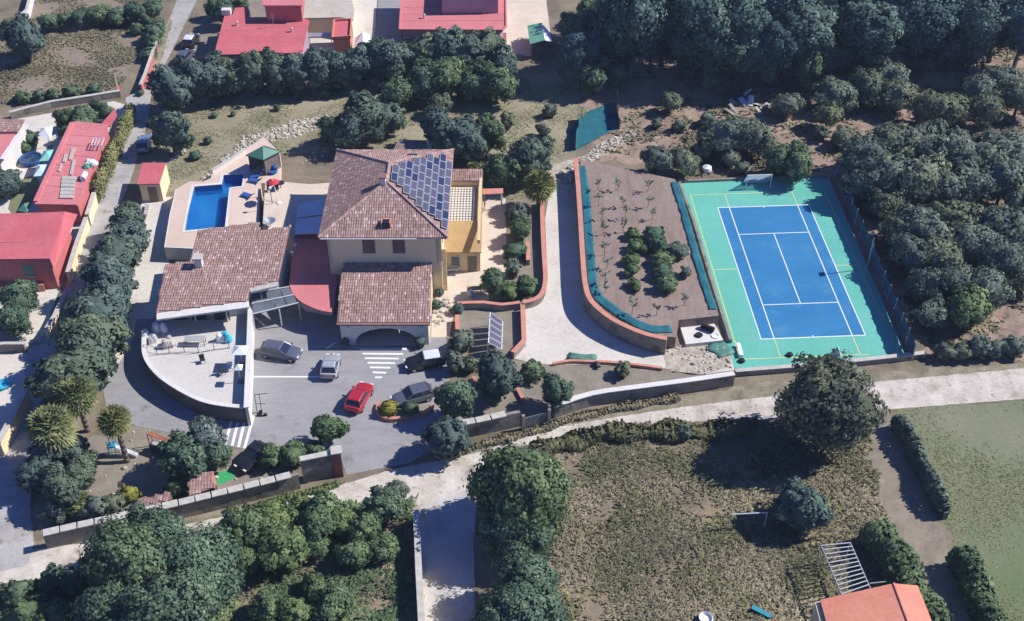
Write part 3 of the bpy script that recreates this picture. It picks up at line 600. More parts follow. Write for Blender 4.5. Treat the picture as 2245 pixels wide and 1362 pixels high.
pn = (G(905, 346, ZE + .8)[0], G(905, 346, ZE + .8)[1]); MB().box(pn[0] - .6, pn[0] + .5, pn[1] - .3, pn[1] + .3, ZE + .45, ZE + 1.15).build('skylight', 'glass', vl)
# windows of the sunny side
for yy, zz in ((wy0 + 2.2, 5.7), (wy1 - 2.5, 5.7), (wy0 + 2.2, 1.2)): window(vl, wx1, yy, zz, 1.2, 1.5, 'x')
MB().box(wx1 + .003, wx1 + .45, wy0 + .6, wy0 + 1.0, 0, 5.6).build('side_buttress', 'yellow', vl)
MB().box(wx1 - .3, wx1 + .05, wy0 - .12, wy0 - .003, 4.6, 7.7).build('corner_pier', 'yellow', vl)
# ---------------------------------------------------------------- solar array on the east hip
sa = thing('roof_solar_array', 'stepped array of dark solar panels on the villa roof', 'solar panels', (xm + hw * .6, (y0 + y1) / 2, ZE))
dv = Vector((hw, 0, -(ZR - ZE))); SL = dv.length; dv.normalize(); nv = Vector((-dv.z, 0, dv.x)) if dv.x > 0 else None
nv = Vector((ZR - ZE, 0, hw)).normalized()
pw, ph = SL / 9.6, 1.52                      # one panel: down the slope, along the eave
for i in range(9):
    sdist = SL * 0.05 + pw * (i + .5)
    half = (y1 - y0) / 2 - hw + (sdist - pw * .25) / SL * hw - 0.15
    if i == 8: half -= 0.9
    n_ = int(2 * half / (ph + .07)); 
    ymid = (y0 + y1) / 2 - (0.9 if i == 8 else 0.0) + (0.2 if i % 2 else -0.1)
    for j in range(n_):
        cy_ = ymid + (j - (n_ - 1) / 2) * (ph + .07)
        c = Vector((xm, cy_, ZR)) + dv * sdist + nv * 0.24; e1 = dv * (pw / 2 - .045); e2 = Vector((0, ph / 2, 0))
        def slab(e1, e2, o0, o1):
            return [c + s1 * e1 + s2 * e2 + nv * o for o in (o0, o1) for s1, s2 in ((-1, -1), (1, -1), (1, 1), (-1, 1))]
        FS = [(3, 2, 1, 0), (4, 5, 6, 7), (0, 1, 5, 4), (1, 2, 6, 5), (2, 3, 7, 6), (3, 0, 4, 7)]
        pnl = MB().add(slab(e1 * 1.06, e2 * 1.02, 0, .05), FS).build('panel', 'frame', sa)
        MB().add(slab(e1 * 0.97, e2 * 0.955, .053, .06), FS).build('cells', 'panel2' if rnd.random() < 0.25 else 'panel', pnl)
for s_ in (.3, .7):
    c = Vector((xm, (y0 + y1) / 2, ZR)) + dv * SL * (.2 + s_ * .7) + nv * .17; MB().obox(c.x, c.y, c.z - .03, c.z + .03, .06, 6 + 6 * s_, 0).build('mounting_rail', 'metal', sa)
# ---------------------------------------------------------------- front wing with the arch
fw = thing('arched_wing', 'single storey front wing with tiled roof and wide arched opening', 'house wing', (G(840, 712, 3)[0], wy0 - 4, 0))
ex0, ex1 = G(738, 712, 3.0)[0], G(943, 712, 3.0)[0]; ey = G(840, 712, 3.0)[1]; zr = 4.3
RP = [(ex0, ey, 3.0), (ex1, ey, 3.0), (G(945, 582, zr)[0], wy0 - .004, zr), (G(750, 585, zr)[0], wy0 - .004, zr)]
MB().slab(RP, 0.16).build('roof', 'tile_base', fw)
stuffpart(tiles(RP, (0, -1, -.16), seed=40).build('roof_tiles', 'tile', fw))
ax0, ax1, ay = ex0 + .25, ex1 - .25, ey + .35
MB().box(ax0, ax0 + .3, ay + .3, wy0 - .01, 0, 2.8).build('side_wall', 'cream', fw); MB().box(ax1 - .3, ax1, ay + .3, wy0 - .01, 0, 2.8).build('side_wall', 'yellow', fw)
cxa = (ax0 + ax1) / 2 + .15; hr = (ax1 - ax0) * .36
arc = [(cxa + hr * math.cos(th), 1.95 * math.sin(th) + .25) for th in [math.pi * k / 20 for k in range(21)]]
out = [(ax0, 0), (ax0, 2.82), (ax1, 2.82), (ax1, 0), (cxa + hr, 0)] + arc + [(cxa - hr, 0)]
n = len(out); V = [(x, ay, z) for x, z in out] + [(x, ay + .3, z) for x, z in out]
MB().add(V, [tuple(range(n))[::-1], tuple(range(n, 2 * n))] + [(i, (i + 1) % n, n + (i + 1) % n, n + i) for i in range(n)]).build('arch_wall', 'white', fw)
MB().box(ax0 + .3, ax1 - .3, wy0 - 2.4, wy0 - 2.2, 0, 2.8).build('back_wall', 'cream', fw)
MB().box(cxa - 1.6, cxa + 1.6, wy0 - 2.46, wy0 - 2.403, 0, 2.2).build('door', 'wood', fw)
MB().box(ax0 + .31, ax1 - .31, ay - .15, wy0 - 2.41, 0.03, 0.06).build('porch_floor', 'patio', fw)
for xx in (ax0 + .75, ax1 - .75): MB().lathe((xx, ay - .06, 2.25), [(0.02, 0), (.13, .03), (.15, .14), (.09, .26), (.02, .3)], 10).build('wall_lamp', 'lamp_white', fw)
# ---------------------------------------------------------------- red flat roof between annexe and villa
fr = thing('flat_red_roof', 'low building with flat red roof curving out between the tiled annexe and the villa', 'building', G3(690, 610))
ZF = 2.7
cur = smoothed(GL([(634, 622), (640, 640), (655, 658), (680, 672), (705, 681), (730, 685)], ZF), 3)
FR = GL([(646, 512), (735, 508), (742, 600)], ZF) + cur[::-1]
MB().prism(FR, ZF - .25, ZF).build('roof_slab', 'redlight', fr)
FW = GL([(650, 515), (733, 512), (738, 600), (722, 650), (665, 640), (642, 615)], ZF)
MB().prism(FW, 0, ZF - .253).build('wall', 'white', fr)
for u, v in ((648, 547), (642, 563)): p = G(u, v, ZF); MB().lathe((*p, ZF), [(.14, 0), (.14, .5), (.22, .55), (.22, .65), (.05, .72)], 8).build('vent_pipe', 'blueglass', fr)
# blue canopy beside the villa
bc = thing('blue_canopy', 'pale blue two panel canopy beside the villa roof', 'canopy', G3(678, 520))
for (a, b, c, d) in (((654, 448), (712, 436), (709, 470), (648, 478)), ((648, 481), (708, 473), (702, 512), (646, 514))):
    MB().slab([G3(*a, 3.5), G3(*b, 3.6), G3(*c, 3.45), G3(*d, 3.35)], .06).build('canopy_panel', 'blueglass', bc)
for u, v in ((650, 462), (648, 508), (706, 505)): p = G(u, v, 3.3); MB().tube((*p, 0), (*p, 3.29), .06).build('post', 'metal', bc)
# ---------------------------------------------------------------- tiled annexe
an = thing('tiled_annexe', 'long low annexe with mottled clay tile roof and white front fascia', 'building', G3(470, 690))
AY = G(345, 686, 4.0)[1]; SP = 0.10
apx = [(343, 686), (362, 580), (416, 573), (434, 505), (566, 488), (571, 506), (636, 496), (609, 617), (547, 631), (545, 659)]
AP = [GS(u, v, 4.0, AY, SP) for u, v in apx]
MB().slab(AP, .18).build('roof', 'tile_base', an)
stuffpart(tiles(AP, (0, -1, -SP), seed=50, w0=.25).build('roof_tiles', 'tile', an))
AW = [GS(u, v, 4.0, AY, SP) for u, v in [(358, 655), (370, 592), (424, 583), (442, 515), (560, 500), (566, 515), (626, 505), (603, 605), (540, 620), (537, 640)]]
MB().prism([p[:2] for p in AW], 0, [p[2] - .2 for p in AW]).build('wall', 'white', an)
a = Vector(AP[0]); b = Vector(AP[9]); dd = (b - a).normalized(); nn = Vector((dd.y, -dd.x, 0))
MB().slab([a - Vector((0, 0, .05)), b - Vector((0, 0, .05)), b + nn * .8 - Vector((0, 0, .22)), a + nn * .8 - Vector((0, 0, .22))], .2).build('front_fascia', 'white', an)
a2 = Vector(AP[8]); b2 = Vector(AP[7]); d2 = (b2 - a2).normalized(); n2 = Vector((d2.y, -d2.x, 0))
MB().slab([a2, b2, b2 + n2 * .55 - Vector((0, 0, .12)), a2 + n2 * .55 - Vector((0, 0, .12))], .2).build('gutter', 'coping', an)
p = GS(437, 583, 4.0, AY, SP); ch = MB().box(p[0] - .35, p[0] + .4, p[1] - .35, p[1] + .35, p[2] - .2, p[2] + 1.1).build('chimney', 'white', an)
MB().box(p[0] - .5, p[0] + .55, p[1] - .5, p[1] + .5, p[2] + 1.103, p[2] + 1.25).build('chimney_cap', 'coping', ch)
for u in (385, 430, 480): xx = G(u, 700, 2.4)[0]; window(an, xx, G(u, 640, 3.5)[1] - 1.9, 1.4, 1.5, 1.6, frame='grey_render')
# glazed lean-to between annexe and red roof
gl_ = thing('glass_lean_to', 'grey glazed lean-to with white bars under the curved red roof', 'lean-to', G3(600, 690))
GQ = [G3(551, 644, 3.1), G3(634, 630, 3.1), G3(655, 665, 2.4), G3(612, 678, 2.4), G3(553, 690, 2.4)]
for k in range(4):
    def lerp(a, b, f): return tuple(a[i] + (b[i] - a[i]) * f for i in range(3))
    q = [lerp(GQ[0], GQ[1], k / 4 + .01), lerp(GQ[0], GQ[1], (k + 1) / 4 - .01), lerp(GQ[4], GQ[2], (k + 1) / 4 - .01), lerp(GQ[4], GQ[2], k / 4 + .01)]
    MB().slab(q, .05).build('glass_panel', 'greyglass', gl_)
for f in (0.0, .5, 1.0): a, b = lerp(GQ[0], GQ[4], f), lerp(GQ[1], GQ[2], f); MB().tube(Vector(a) + Vector((0, 0, .08)), Vector(b) + Vector((0, 0, .08)), .07).build('glazing_bar', 'frame', gl_)
for q in (GQ[4], GQ[2], GQ[3]): MB().tube((q[0], q[1], 0), (q[0], q[1], q[2] - .06), .07).build('post', 'frame', gl_)
# ---------------------------------------------------------------- curved white terrace
TZ = 1.25
ctop = smoothed(GL([(316, 735), (316, 770), (327, 797), (351, 824), (382, 846), (410, 862), (438, 875), (467, 883), (508, 889), (534, 891)], 2.05), 4)
tr = thing('curved_terrace', 'raised white terrace bounded by a curved grey wall in front of the annexe', 'terrace', G3(430, 800))
IN = [(x + .05, y + .05) for x, y in ctop]
MB().prism(IN + GL([(540, 888), (545, 680), (480, 690), (340, 712)], TZ), 0, TZ).build('terrace_floor', 'terrace', tr)
strip(MB(), ctop, .32, 0, 1.95).build('curved_wall', 'shadewall', tr); strip(MB(), ctop, .45, 1.953, 2.05).build('curved_coping', 'white', tr)
wl = GL([(549, 655), (547, 720), (544, 800), (540, 893)], 2.5)
strip(MB(), wl, .3, 0, 2.4).build('straight_wall', 'white', tr); strip(MB(), wl, .5, 2.403, 2.5).build('straight_coping', 'white', tr)
# glass screen across the terrace: post by post
gs = thing('terrace_screen', 'thin metal railing with clear panes across the white terrace', 'railing', G3(430, 775, TZ))
rl = GL([(318, 772), (345, 778), (372, 775), (405, 773), (436, 774), (470, 768), (503, 764)], TZ)
for i, p in enumerate(rl):
    MB().tube((*p, TZ), (*p, TZ + 1.0), .035).build('post', 'darkmetal', gs)
    if i: q = rl[i - 1]; MB().tube((*q, TZ + 1.0), (*p, TZ + 1.0), .03).build('rail', 'metal', gs); MB().tube((*q, TZ + .1), (*p, TZ + .1), .025).build('rail', 'metal', gs)
for u in (365, 430, 500): p = G(u, 705, TZ); MB().tube((*p, TZ), (*p, 3.7), .1, 8).build('porch_post', 'white', an)
# ---------------------------------------------------------------- yellow wing right of the villa
yw = thing('yellow_wing', 'ochre and yellow side wing with white lattice over its upper terrace', 'house wing', G3(1020, 575))
YX0, YX1 = wx1 + .003, G(1054, 470, 4.2)[0]; YF = G(1015, 548, 3.0)[1]; YB = G(1020, 385, 4.2)[1]; YM = G(1015, 482, 4.2)[1]
MB().box(YX0, YX1, YM, YB, 0, 3.6).build('wall', 'ochre', yw)
MB().box(YX0, YX1, YF, YM - .003, 0, 2.7).build('front_room', 'yellow', yw)
MB().slab([(YX0, YF - .3, 2.9), (YX1 + .15, YF - .3, 2.9), (YX1 + .15, YM + .1, 4.0), (YX0, YM + .1, 4.0)], .15).build('front_roof', 'ochre', yw)
MB().box(YX1 - .28, YX1 + .02, YF - .2, YB, 4.003, 4.5).build('parapet', 'yellow', yw)
lt = MB()
for i in range(9):
    for j in range(14):
        lx = YX0 + .25 + i * (YX1 - YX0 - .9) / 9; ly = YM + .4 + j * (YB - YM - 2.0) / 14
        lt.box(lx, lx + (YX1 - YX0 - .9) / 9 - .1, ly, ly + (YB - YM - 2.0) / 14 - .14, 3.603, 3.72)
stuffpart(lt.build('paving_grid', 'white', yw))
RP2 = [(YX0, YB - 1.4, 4.3), (YX1 + .1, YB - 1.4, 4.3), (YX1 + .1, YB + .3, 4.9), (YX0, YB + .3, 4.9)]
MB().slab(RP2, .12).build('back_roof', 'tile_base', yw); stuffpart(tiles(RP2, (0, -1, -.3), seed=61).build('roof_tiles', 'tile', yw))
MB().box(YX0, YX1, YB - 1.3, YB, 3.6, 4.25).build('back_wall', 'yellow', yw)
window(yw, YX0 + 1.2, YF, .9, .9, 1.2); MB().box(YX1 - 1.4, YX1 - .4, YF - .05, YF - .003, 0, 2.1).build('door', 'wood', yw)
# pale roof piece behind the villa
sh = thing('garden_shed', 'small shed with brown sheet roof just behind the villa', 'shed', G3(905, 330))
q = [G3(873, 306, 2.4), G3(937, 308, 2.4), G3(932, 334, 2.1), G3(860, 334, 2.1)]
MB().slab(q, .1).build('roof', 'curtain', sh); MB().prism([(p[0] * .98 - .2, p[1]) for p in q], 0, 1.95).build('wall', 'palewood', sh)
MB().slab([G3(938, 307, 2.45), G3(949, 309, 2.45), G3(945, 334, 2.15), G3(934, 334, 2.15)], .14).build('roof_edge', 'coping', sh)
# right-hand porch canopy
pc = thing('porch_canopy', 'small canopy with salmon tiled top on white posts beside the yellow wing', 'canopy', G3(1080, 460))
q = [G3(1058, 414, 2.6), G3(1103, 413, 2.6), G3(1103, 424, 2.4), G3(1058, 426, 2.4)]; MB().slab(q, .12).build('roof', 'salmon', pc)
for u in (1062, 1099): p = G(u, 422, 2.3); MB().tube((*p, 0), (*p, 2.27), .09, 8).build('post', 'white', pc)
# ---------------------------------------------------------------- pool terrace
PZ = 1.8
pd = thing('pool_deck', 'raised pink beige stone pool deck on white retaining wall', 'pool deck', G3(460, 540))
DK = GL([(361, 542), (373, 470), (386, 415), (415, 398), (444, 398), (462, 391), (465, 371), (540, 326), (578, 300), (614, 335), (612, 400), (572, 402), (566, 500), (560, 545), (430, 545)], PZ)
deck = MB(); 
POOL = GL([(405, 506), (412, 465), (425.5, 409.5), (486, 404.5), (490, 384), (534.5, 381.5), (530, 408.5), (503, 411.5), (493, 498)], PZ)
BORD = GL([(399, 510), (407, 465), (419, 406), (480, 401), (484.5, 381), (538.5, 378.5), (534, 411.5), (506, 414), (499, 503)], PZ)
# deck slab built round the basin: a strip mesh between outline and pool border would cross, so cut the slab with the basin
slab_o = MB().prism(DK, 0, PZ).build('deck_slab', 'deck', pd)
cutter = MB().prism(BORD, PZ - 1.6, PZ + .5).build('cutter', 'deck')
bm_ = slab_o.modifiers.new('basin', 'BOOLEAN'); bm_.object = cutter; bm_.operation = 'DIFFERENCE'; bm_.solver = 'EXACT'
bpy.context.view_layer.update()
me2 = bpy.data.meshes.new_from_object(slab_o.evaluated_get(bpy.context.evaluated_depsgraph_get())); slab_o.modifiers.clear(); slab_o.data = me2
bpy.data.objects.remove(cutter)
pl = thing('swimming_pool', 'L-shaped blue swimming pool with white edge', 'swimming pool', G3(470, 450))
MB().sheet(POOL, PZ - 1.3).build('pool_floor', 'pool_blue', pl)
nb_ = len(POOL); vb = [(x, y, PZ - 1.3) for x, y in POOL] + [(x, y, PZ - .05) for x, y in POOL]
MB().add(vb, [(i, (i + 1) % nb_, nb_ + (i + 1) % nb_, nb_ + i) for i in range(nb_)]).build('pool_side', 'pool_blue', pl)
vb = [(x, y, PZ + .03) for x, y in POOL] + [(x, y, PZ + .03) for x, y in BORD] + [(x, y, PZ - .25) for x, y in POOL]
MB().add(vb, [(i, (i + 1) % nb_, nb_ + (i + 1) % nb_, nb_ + i) for i in range(nb_)] + [(i, 2 * nb_ + i, 2 * nb_ + (i + 1) % nb_, (i + 1) % nb_) for i in range(nb_)]).build('pool_edge', 'white', pl)
MB().sheet([(x, y) for x, y in POOL], PZ - .16).build('water', 'water', pl)
strip(MB(), [DK[i] for i in (13, 14, 0, 1, 2)], .12, 0, PZ + .012).build('retaining_face', 'white', pd)
UZ = 2.6
ut = thing('upper_terrace', 'pale stone terrace one step above the pool deck', 'terrace', G3(640, 480))
MB().prism(GL([(583, 400), (612, 398), (680, 404), (735, 400), (735, 520), (640, 520), (578, 500)], UZ), 0, UZ).build('terrace_floor', 'patio', ut)
strip(MB(), GL([(583, 400), (580, 450), (577, 500)], UZ), .14, UZ - .6, UZ + .08).build('edge', 'coping', ut)
# gazebo
gz = thing('gazebo', 'pool gazebo with green pyramid roof and brown curtains', 'gazebo', G3(577, 372, PZ))
cs = [G3(539, 341, PZ + 2.3), G3(577, 352, PZ + 2.3), G3(616, 332, PZ + 2.3), G3(579, 320, PZ + 2.3)]
mx = sum(p[0] for p in cs) / 4; my = sum(p[1] for p in cs) / 4; apx_ = (mx, my, PZ + 3.25)
MB().add(cs + [apx_], [(0, 1, 4), (1, 2, 4), (2, 3, 4), (3, 0, 4), (3, 2, 1, 0)]).build('roof', 'green_sheet', gz)
for k in range(4):
    p, q = Vector(cs[k]), Vector(cs[(k + 1) % 4]); MB().tube(p, q, .05).build('eave_rail', 'darkmetal', gz); MB().tube(p, apx_, .04).build('hip_bar', 'green_sheet', gz)
    pi = Vector((mx, my, 0)) + (p - Vector((mx, my, p.z))) * .86; qi = Vector((mx, my, 0)) + (q - Vector((mx, my, q.z))) * .86
    MB().tube((pi.x, pi.y, PZ), (pi.x, pi.y, PZ + 2.32), .06).build('post', 'darkmetal', gz)
    if k != 0:
        V = []; nn_ = 13
        for i in range(nn_):
            c = pi + (qi - pi) * (.05 + .9 * i / (nn_ - 1)); o = .08 * math.sin(i * 2.4); V += [(c.x + o, c.y + o, PZ + .05), (c.x + o, c.y + o, PZ + 2.2)]
        MB().add(V, [(2 * i, 2 * i + 2, 2 * i + 3, 2 * i + 1) for i in range(nn_ - 1)]).build('curtain', 'curtain', gz)

# ---------------------------------------------------------------- neighbouring houses
def flat_house(name, label, px, z, wallmat, roofmat, par=0.0, parmat=None, inset=.35, cat='house', th=.22):
    P = GL(px, z); cx_ = sum(p[0] for p in P) / len(P); cy_ = sum(p[1] for p in P) / len(P)
    t = thing(name, label, cat, (cx_, cy_, 0))
    MB().prism(P, z - th, z).build('roof', roofmat, t)
    MB().prism([(p[0] + (cx_ - p[0]) * inset / 6, p[1] + (cy_ - p[1]) * inset / 6) for p in P], 0, z - th - .003).build('wall', wallmat, t)
    if par:
        q = P + [P[0]]; strip(MB(), q, .22, z + .002, z + par).build('parapet', parmat or roofmat, t)
    return t
h1 = flat_house('red_roofed_house', 'neighbour house with large flat red roof left at the top', [(472, 109), (485, 120), (649, 116), (664, 110), (668, 87), (678, 45), (659, 37), (543, 38), (545, 15), (515, 17), (511, 32), (492, 35)], 4.2, 'lilac', 'red')
Q = GL([(566, 2), (668, 2), (662, 16), (640, 24), (600, 20), (575, 14)], 7.0)
MB().prism(GL([(572, -30), (668, -30), (662, 12), (576, 12)], 6.8), 6.6, 6.8).build('upper_roof', 'redlight', h1)
MB().prism(GL([(578, -28), (664, -28), (659, 10), (580, 10)], 6.8), 4.203, 6.597).build('upper_wall', 'pinkwall', h1)
for u in (520, 570): window(h1, G(u, 125, 2.5)[0], G(u, 118, 4.2)[1] + .6, 1.2, 1.0, 1.3)
p = G(500, 30, 4.2); MB().box(p[0] - .8, p[0] + .5, p[1] - .6, p[1] + .3, 4.203, 5.0).build('water_tank', 'white', h1)
h2 = flat_house('red_roofed_house', 'neighbour house with wide flat red roof and lilac front at the top', [(876, 66), (880, 0), (880, -40), (1108, -40), (1110, 58), (1102, 67)], 4.0, 'lilac', 'redlight', .18)
MB().prism(GL([(970, -50), (1090, -50), (1092, -8), (968, -6)], 6.6), 4.0, 6.6).build('upper_storey', 'lilac', h2)
for u in (898, 980, 1060): window(h2, G(u, 80, 2)[0], G(u, 68, 4)[1] + .35, .9, 1.5, 1.8)
p = G(986, 28, 4); MB().tube((*p, 4), (*p, 4.9), .12).build('vent_pipe', 'darkmetal', h2)
p0_ = G(1092, 100, 0)
for k in range(6): MB().box(p0_[0], p0_[0] + 1.2, p0_[1] + k * .3, p0_[1] + (k + 1) * .3, 0.03, .2 * (k + 1)).build('stair_step', 'salmon', h2)
oh = flat_house('orange_house', 'small orange house with red top terrace beside the white tent', [(733, 47), (771, 45), (768, 83), (729, 86)], 3.2, 'orange', 'red', .35, 'orange', cat='house')
wall('orange_wall', 'orange yard wall below the small orange house', [(668, 90), (666, 112), (690, 122)], 2.0, .3, 'orange')
bs = flat_house('sheet_roof', 'beige sheet roof behind the small orange house', [(664, 0), (664, -40), (760, -40), (777, 20), (774, 43), (745, 38), (662, 40)], 3.0, 'cream', 'tarp_beige', cat='shelter')
p0_ = G(695, 78, 1.8); lean = thing('grey_lean_to', 'narrow grey sheet lean-to in the yard by the orange house', 'shelter', (*p0_, 0))
MB().slab([G3(676, 72, 2.0), G3(729, 72, 2.0), G3(728, 80, 1.8), G3(676, 81, 1.8)], .06).build('roof', 'metal', lean)
for u, v in ((678, 80), (726, 79)): p = G(u, v, 1.7); MB().tube((*p, 0), (*p, 1.73), .05).build('post', 'metal', lean)
def seams(t, px_edges, z, mat, n, name='roof_seam'):
    (a, b), (c, d) = px_edges
    for k in range(1, n):
        f = k / n; p = Vector(G(*a, z)).lerp(Vector(G(*b, z)), f); q = Vector(G(*c, z)).lerp(Vector(G(*d, z)), f); dd = q - p
        MB().obox((p.x + q.x) / 2, (p.y + q.y) / 2, z + .003, z + .022, dd.length, .07, math.atan2(dd.y, dd.x)).build(name, mat, t)
seams(h1, (((478, 104), (497, 42)), ((664, 104), (674, 48))), 4.2, 'redlight', 5); seams(h2, (((880, 62), (882, 2)), ((1106, 60), (1106, 2))), 4.0, 'red', 4)
for t_, u, v, z_ in ((h1, 520, 56, 4.2), (h1, 640, 70, 4.2), (h2, 930, 40, 4.0), (h2, 1060, 30, 4.0)):
    p = G(u, v, z_); vp = MB().lathe((*p, z_), [(.14, 0), (.14, .45), (.24, .5), (.2, .62), (.02, .7)], 8).build('vent_pipe', 'coping', t_)
an_ = thing('roof_aerial', 'thin aerial on the large flat red roof', 'aerial', G3(600, 60, 4.2)); p = G(600, 60, 4.2); MB().tube((*p, 4.2), (*p, 6.4), .03).build('mast', 'metal', an_)
for k in range(5): MB().tube((p[0] - .5 + .06 * k, p[1], 5.6 + .18 * k), (p[0] + .5 - .06 * k, p[1], 5.6 + .18 * k), .018, 4).build('aerial_rod', 'metal', an_)
# white tent
wt = thing('white_tent', 'white ridge tent awning beside the small orange house', 'tent', G3(795, 110))
ap = [G3(795, 70, 2.6), G3(797, 102, 2.5)]; lf = [G3(781, 82, 1.8), G3(775, 104, 1.8)]; rt = [G3(811, 76, 1.8), G3(814, 104, 1.8)]
MB().add([ap[0], ap[1], lf[1], lf[0]], [(0, 1, 2, 3)]).build('tent_side', 'white_plastic', wt); MB().add([ap[0], ap[1], rt[1], rt[0]], [(3, 2, 1, 0)]).build('tent_side', 'white_plastic', wt)
for p in lf + rt: MB().tube((p[0], p[1], 0), p, .04).build('tent_pole', 'metal', wt)
# green and white gabled shed
gsH = thing('green_shed', 'shed with green and white gabled sheet roof at the edge of the wood', 'shed', G3(1185, 110))
a, b = G3(1187, 50, 3.0), G3(1195, 88, 3.0); l0, l1 = G3(1156, 56, 2.3), G3(1162, 97, 2.3); r0, r1 = G3(1206, 72, 2.3), G3(1211, 92, 2.3)
MB().slab([a, b, l1, l0], .08).build('green_roof_side', 'green_shed', gsH); MB().slab([b, a, r0, r1], .08).build('white_roof_side', 'white_plastic', gsH)
MB().prism([(p[0] * .99 + .3, p[1] + .2) for p in (l1, r1, r0, l0)], 0, 2.15).build('wall', 'curtain', gsH)
MB().add([(b[0], b[1] + .1, 2.85), (l1[0] + .4, l1[1] + .2, 2.1), (r1[0] - .3, r1[1] + .2, 2.1)], [(0, 1, 2)]).build('gable', 'curtain', gsH)
# left neighbours
lb = flat_house('long_red_building', 'long low building with faded red roof cluttered with boards by the lane', [(76, 447), (155, 268), (170, 266), (238, 273), (215, 330), (190, 400), (168, 449)], 3.2, 'pinkwall', 'redlight', cat='building')
strip(MB(), GL([(78, 443), (158, 270)], 3.2), .5, 3.202, 3.36).build('roof_kerb', 'redlight', lb)
seams(lb, (((90, 430), (160, 275)), ((172, 440), (232, 280))), 3.2, 'red', 7)
MB().prism(GL([(222, 271), (252, 238), (256, 250), (240, 275)], 2.2), 1.9, 2.2).build('side_roof', 'red', lb)
def roofbox(name, label, quad, z, h, mat, cat):
    o = MB().prism(GL(quad, z), z + .004, z + h).build(name, mat); return tag(o, label, cat)
for k in range(6):
    v0 = 388 + k * 8.2; roofbox('grey_sheet', ['topmost', 'second', 'third', 'fourth', 'fifth', 'bottom'][k] + ' of the weathered grey sheets on the red roof by the lane', [(137 - k * .9, v0), (168 - k * 1.2, v0 + .5), (167 - k * 1.2, v0 + 7.6), (135.5 - k * .9, v0 + 7.2)], 3.2, .12 + .02 * (k % 3), 'palewood', 'sheet')
for k, q in enumerate(([(158, 326), (166, 326), (157, 352), (151, 352)], [(142, 340), (149, 340), (143, 357), (137, 357)], [(134, 361), (138, 361), (132, 377), (127, 377)], [(160, 352), (166, 352), (158, 385), (153, 385)])):
    roofbox('grey_board', ['longest grey board standing up the red roof', 'short grey board at the left of the red roof', 'smallest grey board near the left roof edge', 'pale plank leading to the grey sheets on the red roof'][k], q, 3.2, .15, 'palewood', 'board')
tg = thing('tangled_tarpaulin', 'crumpled white and green tarpaulin on the red roof by the lane', 'tarpaulin', G3(202, 358, 3.2))
for k in range(9):
    p = G(197 + rnd.uniform(-12, 14), 357 + rnd.uniform(-8, 9), 3.3); r_ = rnd.uniform(.3, .6)
    MB().lathe((*p, 3.21), [(r_, 0), (r_ * .9, .12), (r_ * .5, .3), (.05, .36)], 7).build('fold', 'green_sheet' if k % 4 == 0 else 'white_plastic', tg)
tk = thing('white_tank', 'small white cylindrical tank on the red roof by the lane', 'tank', G3(183, 388, 3.2)); p = G(181, 393, 3.5); q = G(187, 381, 3.5)
MB().tube((*p, 3.55), (*q, 3.55), .34, 12).build('tank_body', 'white_plastic', tk)
for pp in (p, q): MB().obox(pp[0], pp[1], 3.204, 3.35, .5, .25, .5).build('tank_foot', 'grey_render', tk)
rf_ = thing('roof_rack', 'white metal rack lying on the far end of the red roof', 'rack', G3(212, 310, 3.2))
rk = [G3(200, 318, 3.9), G3(206, 303, 3.9), G3(228, 304, 3.9), G3(222, 319, 3.9)]
for i in range(4): MB().tube(rk[i], rk[(i + 1) % 4], .06).build('bar', 'frame', rf_); MB().tube((rk[i][0], rk[i][1], 3.2), rk[i], .05).build('leg', 'frame', rf_)
for f in (.3, .6): MB().tube(Vector(rk[0]).lerp(Vector(rk[3]), f), Vector(rk[1]).lerp(Vector(rk[2]), f), .05).build('bar', 'frame', rf_)
ph_ = thing('pink_house', 'pink house with hipped red roof on the left edge', 'house', G3(60, 600))
zr_ = 4.2; Lr = [G3(-60, 470, zr_), G3(91, 466, zr_ + .2), G3(142, 464, zr_ + .2), G3(109, 567, zr_), G3(-60, 569, zr_)]
MB().slab(Lr, .18).build('roof', 'red', ph_)
MB().add([Lr[2], G3(170, 470, 3.2), G3(118, 590, 3.0), Lr[3]], [(0, 1, 2, 3)]).build('roof_flank', 'red', ph_)
MB().prism([(p[0] * 1 - .1, p[1] + .1) for p in (Lr[0], Lr[2], Lr[3], Lr[4])], 0, zr_ - .2).build('wall', 'pinkwall', ph_)
seams(ph_, (((-20, 474), (-20, 562)), ((128, 470), (106, 560))), 4.22, 'redlight', 3)
window(ph_, G(63, 580, 3)[0], Lr[3][1] + .1, 1.9, 1.1, 1.3, frame='pinkwall')
[c for c in ph_.children if c.name.startswith('window')][0].children[0].data.materials[0] = M['green_sheet']
MB().prism(GL([(-60, 615), (95, 610), (95, 625), (-60, 632)], .9), 0, .9).build('front_terrace', 'orange', ph_)
th_ = thing('tile_house', 'house with purple tile strip and red roof on the upper left edge', 'house', G3(10, 340))
tp = [G3(-60, 258, 3.9), G3(54, 262, 3.9), G3(38, 290, 3.6), G3(-60, 291, 3.6)]; MB().slab(tp, .15).build('roof', 'tile_base', th_); stuffpart(tiles(tp, (0, -1, -.2), seed=71).build('roof_tiles', 'tile', th_))
rp_ = [G3(-60, 293, 3.4), G3(34, 292, 3.4), G3(4, 350, 3.2), G3(-60, 352, 3.2)]; MB().slab(rp_, .15).build('lower_roof', 'redlight', th_)
MB().prism([p[:2] for p in (tp[0], (tp[1][0] - .3, tp[1][1]), (tp[2][0] - .3, tp[2][1]), (rp_[2][0] - .5, rp_[2][1] + .3), (rp_[3]))], 0, 3.0).build('wall', 'white', th_)
strip(MB(), [p[:2] for p in (tp[1], tp[2], rp_[2])], .5, 3.02, 3.3).build('fascia', 'white', th_)
